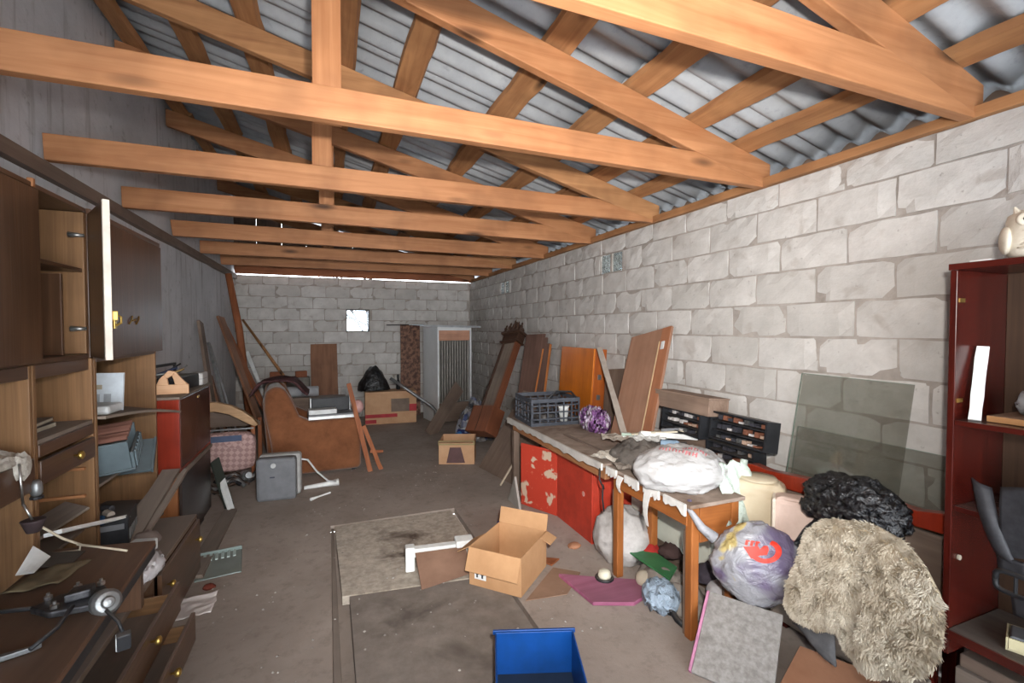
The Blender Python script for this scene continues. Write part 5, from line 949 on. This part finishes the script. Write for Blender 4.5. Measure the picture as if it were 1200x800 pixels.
# sheepskin
t = thing('sheepskin', 'cream curly sheepskin fleece draped over the bed frame', 'sheepskin', loc(2.0, 1.25, .2))
OUT = [(1.455, .56), (1.42, .68), (1.35, .765), (1.24, .80), (1.12, .80), (1.02, .76), (.93, .66), (.925, .48), (.96, .37), (1.05, .31), (1.13, .27), (1.20, .295), (1.245, .36), (1.33, .325), (1.42, .31), (1.475, .34), (1.485, .43)]
cy_, cz_ = 1.22, .54
def opt(a):
    n = len(OUT); k = a * n; i = int(k) % n; f = k - int(k); p0, p1, p2, p3 = (OUT[(i + q) % n] for q in (-1, 0, 1, 2))
    return tuple(.5 * (2 * p1[j] + (p2[j] - p0[j]) * f + (2 * p0[j] - 5 * p1[j] + 4 * p2[j] - p3[j]) * f * f + (3 * p1[j] - p0[j] - 3 * p2[j] + p3[j]) * f ** 3) for j in (0, 1))
def skin(a, r):
    y, z = opt(a); y = cy_ + (y - cy_) * r; z = cz_ + (z - cz_) * r
    x = 1.955 + .10 * max(0, z - .55) + .5 * max(0, z - .70) ** 1.0 + .03 * nz((y * 3, z * 3, 0), 1, 4) - .035 * (1 - r ** 3) + .06 * max(0, 1.1 - y) - .03 * math.exp(-((y - 1.19) / .03) ** 2) * -1 * .7 - .16 * max(0, .5 - z) * .8
    return Vector((x, y, z))
m = MB(); NA, NR = 72, 14; vs_ = [skin(0, 0)]; fs = []
for j in range(1, NR + 1):
    for i in range(NA): vs_.append(skin(i / NA, j / NR))
for i in range(NA): fs.append((0, 1 + i, 1 + (i + 1) % NA))
for j in range(NR - 1):
    for i in range(NA): fs.append((1 + j * NA + i, 1 + (j + 1) * NA + i, 1 + (j + 1) * NA + (i + 1) % NA, 1 + j * NA + (i + 1) % NA))
nf = len(vs_); vs_ += [p + Vector((.012, 0, 0)) for p in vs_]; fs += [tuple(k + nf for k in f[::-1]) for f in fs[:]]
for i in range(NA): a = 1 + (NR - 1) * NA + i; b_ = 1 + (NR - 1) * NA + (i + 1) % NA; fs.append((a, a + nf, b_ + nf, b_))
m.add(vs_, fs); m.build('hide', gen('hide', (150, 136, 112), (184, 170, 146), 12, .95, 0, .4), t, smooth=True)
s = NT('fleece'); v = s.coords(rnd=False); f = s.noise(v, 9, 5, .6); c = s.ramp(f, [(.30, lin((148, 134, 114))), (.45, lin((188, 177, 158))), (.7, lin((212, 204, 188)))]); FLE = s.fin(c, .95, 0, .1)
rnd = random.Random(77); vs_ = []; fs = []
for k in range(34000):
    a = rnd.random(); r = math.sqrt(rnd.random()); p = skin(a, r); l = rnd.uniform(.012, .026)
    cl_ = Vector((nz(p, 26, 1), nz(p, 26, 7), nz(p, 26, 13))); d = (Vector((-1, -.25, .05)) + cl_ * 1.3 + Vector((0, rnd.uniform(-.5, .5), rnd.uniform(-.6, .3)))).normalized()
    if r > .9: d = (d + (p - skin(a, .5)).normalized() * .9).normalized()
    w_ = Vector((0, rnd.uniform(-1, 1), rnd.uniform(-1, 1))).normalized() * rnd.uniform(.0018, .0032); mid = p + d * l * .55 + Vector((0, 0, -.1 * l)); tip = p + (d + cl_ * .5 + Vector((0, 0, -.5))).normalized() * l
    o_ = len(vs_); vs_ += [p - w_, p + w_, mid + w_ * .9, mid - w_ * .9, tip]; fs += [(o_, o_ + 1, o_ + 2, o_ + 3), (o_ + 3, o_ + 2, o_ + 4)]
me = bpy.data.meshes.new('fleece'); I = MW[t.name].inverted(); me.from_pydata([I @ p for p in vs_], [], fs); me.materials.append(FLE); fo = bpy.data.objects.new('fleece', me); col.objects.link(fo); fo.parent = t; fo['kind'] = 'stuff'
# dark cloth, slab, carton sheet
m = MB(); m.sheet(lambda u, v: (1.985 - .03 * math.sin(u * 3) + .03 * v + .008 * nz((u * 5, v * 5, 0), 1), 1.50 - .20 * u, .48 - .26 * v - .05 * u + .02 * math.sin(u * 5)), 10, 14, .012); single(m, 'dark_blanket', gen('dark_blanket', (74, 74, 76), (98, 98, 100), 14, .95, 0, .4), 'dark grey blanket edge hanging behind the sheepskin', 'blanket', smooth=True)
A, B_, C_ = Vector((1.55, 1.65, .003)), Vector((1.83, 1.80, .235)), Vector((2.0, 1.52, .235)); ex = (C_ - B_); ey = (B_ - A)
Ms = Matrix.Translation(A); xn = ex.normalized(); yn = (ey - xn * ey.dot(xn)).normalized(); zn = xn.cross(yn); Ms = Matrix(((xn.x, yn.x, zn.x, A.x), (xn.y, yn.y, zn.y, A.y), (xn.z, yn.z, zn.z, A.z), (0, 0, 0, 1)))
t = thing('grey_slab', 'grey speckled square slab with a pink edge propped by the desk', 'slab', Ms); lx, ly = ex.length, (ey - xn * ey.dot(xn)).length
m = MB(Ms); m.prism([(0, 0), (lx, .0), (lx, ly), (0, ly)], 0, .02, 'z'); m.build('slab', gen('speckled', (126, 122, 118), (154, 150, 146), 40, .9, 0, .4, 80, .004, 0, .2, .35, .65, (108, 102, 98), 4), t, bevel=.003)
m = MB(Ms); m.box(-.014, -.001, 0, ly, -.002, .022); m.build('pink_edge', flat('pink_edge', (186, 126, 156), .6), t, bevel=.002)
m = MB(); m.blob(lambda d: (d.x * .10, d.y * .12, max(-.2, d.z) * .20 * (1 + .3 * nz(d, 3))), (1.96, 1.72, .03), 3); single(m, 'dark_bundle', gen('dark_bundle', (40, 42, 40), (62, 62, 60), 10, .9, 0, .4), 'dark bundle on the floor behind the grey slab', 'bundle', smooth=True)
m = MB(); P4 = [Vector(p) for p in ((1.80, 1.40, .06), (2.06, 1.50, .10), (2.235, 1.30, .07), (2.245, 1.0, .02), (1.66, 1.0, .008))]; n = len(P4); m.add(P4 + [p - Vector((0, 0, .006)) for p in P4], [tuple(range(n)), tuple(range(2 * n - 1, n - 1, -1))] + [(i, n + i, n + (i + 1) % n, (i + 1) % n) for i in range(n)]); single(m, 'fibreboard_sheet', gen('fibre', (150, 106, 80), (168, 122, 94), 6, .85), 'brown fibreboard sheet lying at the foot of the sheepskin', 'fibreboard')

# ------------------------------------------------------------------ tall red shelf at the right edge
t = thing('bookcase', 'tall dark red lacquered bookcase at the right edge of the room', 'bookcase', loc(2.37, .65, .35)); X0, X1, Y0, Y1 = 2.20, 2.56, .15, 1.03
bx(t, 'side_panel', REDL('z'), X0, X1, Y1 - .022, Y1, .35, 1.82, .002, local=False); bx(t, 'side_panel', REDL('z'), X0, X1, Y0, Y0 + .022, .35, 1.82, .002, local=False); bx(t, 'top_panel', REDL('y'), X0 - .006, X1, Y0, Y1 + .004, 1.821, 1.845, .002, local=False); bx(t, 'back_panel', wood('ripple_back', (62, 44, 33), (84, 62, 46), 'z', .5, False, 0, 26), X1 - .01, X1 - .002, Y0 + .023, Y1 - .023, .37, 1.82, 0, local=False)
for z in (1.235, .905): bx(t, 'shelf', REDL('y'), X0 + (.0 if z > 1 else .015), X1 - .011, Y0 + .023, Y1 - .023, z, z + .02, .002, local=False)
bx(t, 'base_panel', wood('dusty_shelf', (92, 84, 76), (116, 106, 98), 'y', .8), X0, X1 - .011, Y0 + .023, Y1 - .023, .43, .452, .002, local=False); bx(t, 'base_edge', REDL('y'), X0 - .01, X0 - .001, Y0, Y1 - .023, .415, .452, .002, local=False)
m = MB(); m.tube([(X0 + .05, Y1 - .023, .72), (X0 + .05, Y1 - .03, .72)], .010, 8); m.build('shelf_peg', flat('peg', (206, 200, 180), .4), t)
for z in (1.70, 1.32): bx(t, 'hinge_mark', BRASS, X0 + .015, X0 + .05, Y1 - .0245, Y1 - .0225, z, z + .015, 0, local=False)
t2 = thing('base_crate', 'dark dusty crate under the red bookcase', 'crate', loc(2.4, .6, 0)); bx(t2, 'body', GREYB('y'), 2.26, 2.55, .2, 1.0, 0, .345, .006, local=False); bx(t2, 'board', DUSTB('y'), 2.235, 2.258, .2, 1.0, .05, .16, .003, local=False); bx(t2, 'board', DUSTB('y'), 2.235, 2.258, .2, 1.0, .19, .30, .003, local=False)
lean('foam_strip', 'white foam strip standing on the upper bookcase shelf', 'foam strip', FOAM, (2.24, .965, 1.258), (2.33, .985, 1.53), (.4, -1, 0), .035, .02, 61, .002)
m = MB(); m.box(2.26, 2.50, .3, .94, 1.257, 1.28); single(m, 'book_stack', wood('tan_board', (150, 106, 66), (176, 130, 86), 'y', .6, False, .5), 'tan board lying on the upper bookcase shelf', 'board', bevel=.002)
m = MB(); m.blob(sack(0, (.07, .10, .06), 71, 4, .2, -.8), (2.36, .80, 1.33), 4); single(m, 'grey_pouch', gen('pouch', (150, 150, 152), (176, 176, 178)), 'crumpled grey pouch on the tan board in the bookcase', 'pouch', smooth=True)
# owl figurine
t = thing('owl_figurine', 'white carved owl figurine on top of the bookcase', 'figurine', loc(2.27, .84, 1.846, -60)); OWL = gen('owl_white', (196, 186, 168), (222, 214, 198), 10, .6, 0, .4, 30, .006); M0 = MW[t.name]
m = MB(M0); m.lathe([(.04, 0), (.055, .01), (.068, .05), (.07, .08), (.062, .105), (.064, .125), (.058, .15), (.035, .165), (.01, .168)], 24); m.build('body', OWL, t, smooth=True)
for sx_ in (-1, 1):
    m = MB(M0 @ loc(sx_ * .024, -.058, .128, 0, 90)); m.lathe([(.022, -.006), (.024, 0), (.018, .006)], 16); o = m.build('eye_disc', OWL, t, smooth=True); m = MB(M0 @ loc(sx_ * .024, -.064, .128, 0, 90)); m.lathe([(.008, -.002), (.007, .003)], 12); m.build('pupil', flat('pupil', (40, 34, 30), .3), o)
    m = MB(M0); m.blob(lambda d: (d.x * .018, d.y * .045, d.z * .05), (sx_ * .062, -.005, .065), 3); m.build('wing', OWL, t, smooth=True); m = MB(M0); m.tube([(sx_ * .035, -.02, .15), (sx_ * .045, -.02, .178)], [.014, .003], 8); m.build('ear_tuft', OWL, t)
m = MB(M0); m.tube([(0, -.062, .12), (0, -.074, .108), (0, -.070, .098)], [.008, .006, .002], 8); m.build('beak', flat('beak', (150, 130, 96), .5), t, smooth=True)
for r_ in range(5): m = MB(M0); m.tube([(.05 * math.sin(R(a)), -.071 * math.cos(R(a)) - .0, .03 + .014 * r_ + .003 * (a // 10 % 2)) for a in range(-50, 51, 10)], .004, 6); m.build('feather_row', OWL, t, smooth=True)
m = MB(); m.box(2.225, 2.28, .925, .985, 1.846, 1.853); single(m, 'white_tag', FOAM, 'small white card on the bookcase top by the owl', 'card')
# strap with buckle hanging in the bookcase
t = thing('leather_belt', 'wide dark leather strap with a buckle hanging in the bookcase', 'strap', loc(2.2, .86, .62)); LEA = gen('leather', (40, 40, 43), (62, 62, 66), 20, .5, 0, .3)
m = MB(); m.sheet(lambda u, v: (2.175 - .03 * math.sin(v * 2.6) + .05 * (u - .5) ** 2, .945 - .055 * u - .075 * v, 1.055 - .24 * v - .02 * u), 8, 16, .005); m.build('strap', LEA, t, smooth=True)
m = MB(); m.sheet(lambda u, v: (2.17 - .015 * math.sin(v * 3), .86 - .07 * u - .01 * v, 1.05 - .24 * v + .02 * u), 8, 14, .005); m.build('strap', LEA, t, smooth=True)
m = MB(); m.sheet(lambda u, v: (2.165 + .01 * v, .862 - .08 * u, .812 - .05 * v), 4, 4, .008); m.build('loop', LEA, t, smooth=True)
m = MB(); m.tube([(2.17, .815 + .052 * math.copysign(abs(math.cos(a * .3142)) ** .5, math.cos(a * .3142)), .725 + .035 * math.copysign(abs(math.sin(a * .3142)) ** .5, math.sin(a * .3142))) for a in range(21)], .009, 8); b_ = m.build('buckle', BLKP, t, smooth=True)
m = MB(); m.tube([(2.17, .815, .69), (2.17, .815, .76)], .006, 8); m.build('buckle_bar', BLKP, b_)
m = MB(); m.sheet(lambda u, v: (2.18 + .02 * v, .83 - .05 * u, .69 - .08 * v), 4, 4, .006); m.build('tail', LEA, t, smooth=True)
m = MB(); m.blob(lambda d: (d.x * .08, d.y * .16, d.z * .06 * (1 + .4 * nz(d, 3))), (2.36, .72, .985), 4); single(m, 'dark_pouch', gen('dark_pouch', (70, 68, 66), (120, 116, 112), 9, .7, 0, .4), 'dark crumpled bundle on the middle bookcase shelf', 'bundle', smooth=True)
t = thing('tin_box', 'small cream box with dark contents on the bookcase floor', 'box', loc(2.33, .80, .453, 20)); CR = flat('cream_box', (206, 196, 158), .5); bx(t, 'bottom', CR, -.06, .06, -.09, .09, 0, .006, 0)
for a in ((-.06, .06, -.09, -.084, .006, .045), (-.06, .06, .084, .09, .006, .045), (-.06, -.054, -.083, .083, .006, .045), (.054, .06, -.083, .083, .006, .045)): bx(t, 'wall', CR, *a, .001)
bx(t, 'contents', GREYP, -.05, .05, -.08, .08, .007, .05, .006)
m = MB(); m.blob(lambda d: (d.x * .09, d.y * .16, max(-.1, d.z) * .10 * (1 + .5 * nz(d, 4))), (2.12, 1.02, .02), 3); single(m, 'dark_litter', gen('dark_litter', (44, 42, 40), (72, 68, 64), 14, .95, 0, .6), 'dark litter on the floor before the bookcase', 'litter', smooth=True)

# ------------------------------------------------------------------ centre of the floor
A = Vector((1.04, 2.48, 0)); u_ = Vector((-.20, .29, 0)); v_ = Vector((.30, .28, 0)); rz = math.degrees(math.atan2(v_.y, v_.x)); lx, ly = v_.length, .353
t = thing('open_box', 'open empty cardboard box with raised flaps on the middle of the floor', 'cardboard box', loc(1.04, 2.48, .014, rz)); M0 = MW[t.name]; hh = .235
bx(t, 'bottom', CARD, .004, lx - .004, .004, ly - .004, 0, .004, 0); bx(t, 'wall', CARD, 0, .004, 0, ly, 0, hh, 0); bx(t, 'wall', CARD, lx - .004, lx, 0, ly, 0, hh, 0); bx(t, 'wall', CARD, .0045, lx - .0045, 0, .004, 0, hh, 0); bx(t, 'wall', CARD, .0045, lx - .0045, ly - .004, ly, 0, hh, 0)
def flap(M, w_, l, name='flap'): m = MB(M); m.box(0, w_, 0, l, -.002, .002); return m.build(name, CARD, t)
m = MB(M0); m.sheet(lambda u, v: (-.003 - .05 * v, ly * u, hh - .125 * v), 2, 2, .004); m.build('flap', CARD, t)
flap(M0 @ loc(lx, ly, hh, -90) @ loc(0, 0, 0, 0, 74), ly, .105)
m = MB(M0); m.sheet(lambda u, v: (lx * (.72 + .28 * u), -.003 - .07 * v, hh - .03 * v), 2, 2, .004); m.build('flap', CARD, t)
flap(M0 @ loc(0, ly, hh) @ loc(0, 0, 0, 0, -30), lx * .5, .10)
for k in range(1):
    lb = MB(M0); lb.box(-.0016, -.0006, .235, .315, .045, .10); l_ = lb.build('label', FOAM, t); 
    for q in range(2):
        lb = MB(M0); y = .255 + .036 * q; lb.prism([(y, .055), (y + .012, .055), (y + .012, .075), (y + .02, .075), (y + .006, .092), (y - .008, .075), (y, .075)], -.0022, -.0017, 'x'); lb.build('printed_arrow', flat('ink', (50, 52, 60), .7), l_)
m = MB(); m.prism([(1.06, 2.46), (1.32, 2.43), (1.52, 2.62), (1.38, 2.74)], .001, .006, 'z'); single(m, 'cardboard_sheet', gen('card_dirty', (128, 102, 84), (150, 122, 102), 5, .9), 'dirty cardboard sheet under the open box', 'cardboard')
t = thing('cardboard_flap', 'bent brown cardboard piece on the pit cover left of the open box', 'cardboard', loc(.62, 2.95, .008)); m = MB(); m.sheet(lambda u, v: (.51 + .33 * u, 3.0 - .03 * u - (.12 + .10 * (1 - u)) * v, .14 - (.125 - .05 * u * (1 - v)) * v ** 1.1 * (1 if True else 0) + (.0)), 8, 8, .004); m.build('sheet', gen('card_brown', (116, 88, 72), (136, 106, 88), 5, .9), t)
t = thing('foam_packing', 'white foam packing strip resting on the bent cardboard', 'foam', loc(.68, 3.0, .01, -6)); bx(t, 'bar', FOAM, -.20, .12, .0, .06, .09, .145, .006); bx(t, 'end_block', FOAM, .10, .22, -.02, .08, .0, .17, .008); bx(t, 'end_block', FOAM, -.23, -.17, -.005, .065, .0, .16, .008)
t = thing('blue_tray', 'bright blue open plastic bin at the bottom edge of the picture', 'bin', loc(.79, 1.69, .014, -19)); BL = flat('bin_blue', (10, 62, 128), .35)
for a in ((-.18, .18, .22, .228, 0, .20), (-.18, -.172, -.22, .219, 0, .20), (.172, .18, -.22, .219, 0, .20), (-.171, .171, -.22, -.212, 0, .10)): bx(t, 'wall', BL, *a, .002)
bx(t, 'bottom', flat('bin_shade', (30, 44, 62), .6), -.171, .171, -.211, .219, 0, .008, 0); bx(t, 'rim', BL, -.19, .19, .229, .24, .185, .205, .003)  # bottom coloured darker to stand in for the shadow inside the bin
# small litter
random.seed(9)
for k, (x, y, sz, c_, lab) in enumerate(((1.30, 3.55, .025, (40, 70, 170), 'small blue bottle cap on the floor by the red door'), (1.66, 2.95, .05, (170, 120, 90), 'small tan lump near the white sack'), (1.40, 2.98, .04, (206, 178, 128), 'pale yellow crumb on the floor behind the open box'), (1.33, 2.95, .035, (196, 150, 120), 'pinkish crumb on the floor behind the open box'))):
    m = MB(); m.blob(lambda d, sz=sz: (d.x * sz * (1 + .3 * nz(d, 3)), d.y * sz * .8, max(-.4, d.z) * sz * .5), (x, y, sz * .22), 2); single(m, 'litter_piece', flat('lit%d' % k, c_, .7), lab, 'litter')
flatboard('tile_shard', 'brown triangular shard on the floor behind the open box', 'shard', REDP('x'), [(1.30, 2.92), (1.47, 2.82), (1.38, 2.76)], .002, .014)
m = MB(); pts = []
rnd = random.Random(31); vs_ = []; fs = []
for k in range(420):
    x = rnd.uniform(-.7, 1.7); y = rnd.uniform(1.9, 6.2); 
    if 0.0 < x < 1.03 and rnd.random() < .3: pass
    z = .013 if (.05 < x < 1.0 and 1.3 < y < 3.95) else .002; r_ = rnd.uniform(.003, .010); a = rnd.random() * 6; n = 5; o_ = len(vs_)
    for q in range(n): aa = a + q * 2 * math.pi / n; vs_.append((x + r_ * math.cos(aa) * rnd.uniform(.6, 1.2), y + r_ * math.sin(aa), z))
    vs_.append((x, y, z + r_ * .6)); fs += [(o_ + q, o_ + (q + 1) % n, o_ + n) for q in range(n)]
m.add(vs_, fs); o = single(m, 'floor_crumbs', gen('crumbs', (112, 104, 98), (190, 184, 176), 3, .95), 'pale crumbs and grit scattered over the concrete floor', 'grit'); o['kind'] = 'stuff'

m = MB(); m.tube([(1.64, 2.58, .69), (1.63, 2.57, .62), (1.65, 2.55, .56), (1.63, 2.53, .60), (1.64, 2.55, .50), (1.645, 2.54, .42)], .006, 6); single(m, 'hanging_wire', BLKP, 'black wire dangling from the bench edge by the desk leg', 'wire', smooth=True)

random.seed(4)
for k, (x, y, z, sx_, sy_, rz_, c_, lab) in enumerate(((1.80, 2.66, .724, .13, .10, 20, (176, 170, 160), 'torn pale newspaper on the bench left of the grey rags'), (2.02, 2.86, .78, .16, .10, -30, (150, 142, 132), 'crumpled brown paper over the grey rags on the bench'), (2.12, 2.72, .80, .12, .09, 50, (198, 200, 198), 'crumpled white paper at the back of the bench clutter'), (1.76, 2.42, .72, .10, .07, -15, (120, 112, 104), 'grey paper scrap at the left edge of the desk top'))):
    ca, sa = math.cos(R(rz_)), math.sin(R(rz_))
    def crumple(u, v, x=x, y=y, z=z, sx_=sx_, sy_=sy_, ca=ca, sa=sa, k=k):
        a, b_ = (u - .5) * 2 * sx_, (v - .5) * 2 * sy_; return (x + a * ca - b_ * sa, y + a * sa + b_ * ca, z + .012 + .045 * abs(nz((u * 3, v * 3, k), 1.3, k * 3.1)))
    m = MB(); m.sheet(crumple, 12, 10, .002); single(m, 'crumpled_paper', gen('paper%d' % k, c_, None, 12, .9), lab, 'paper')
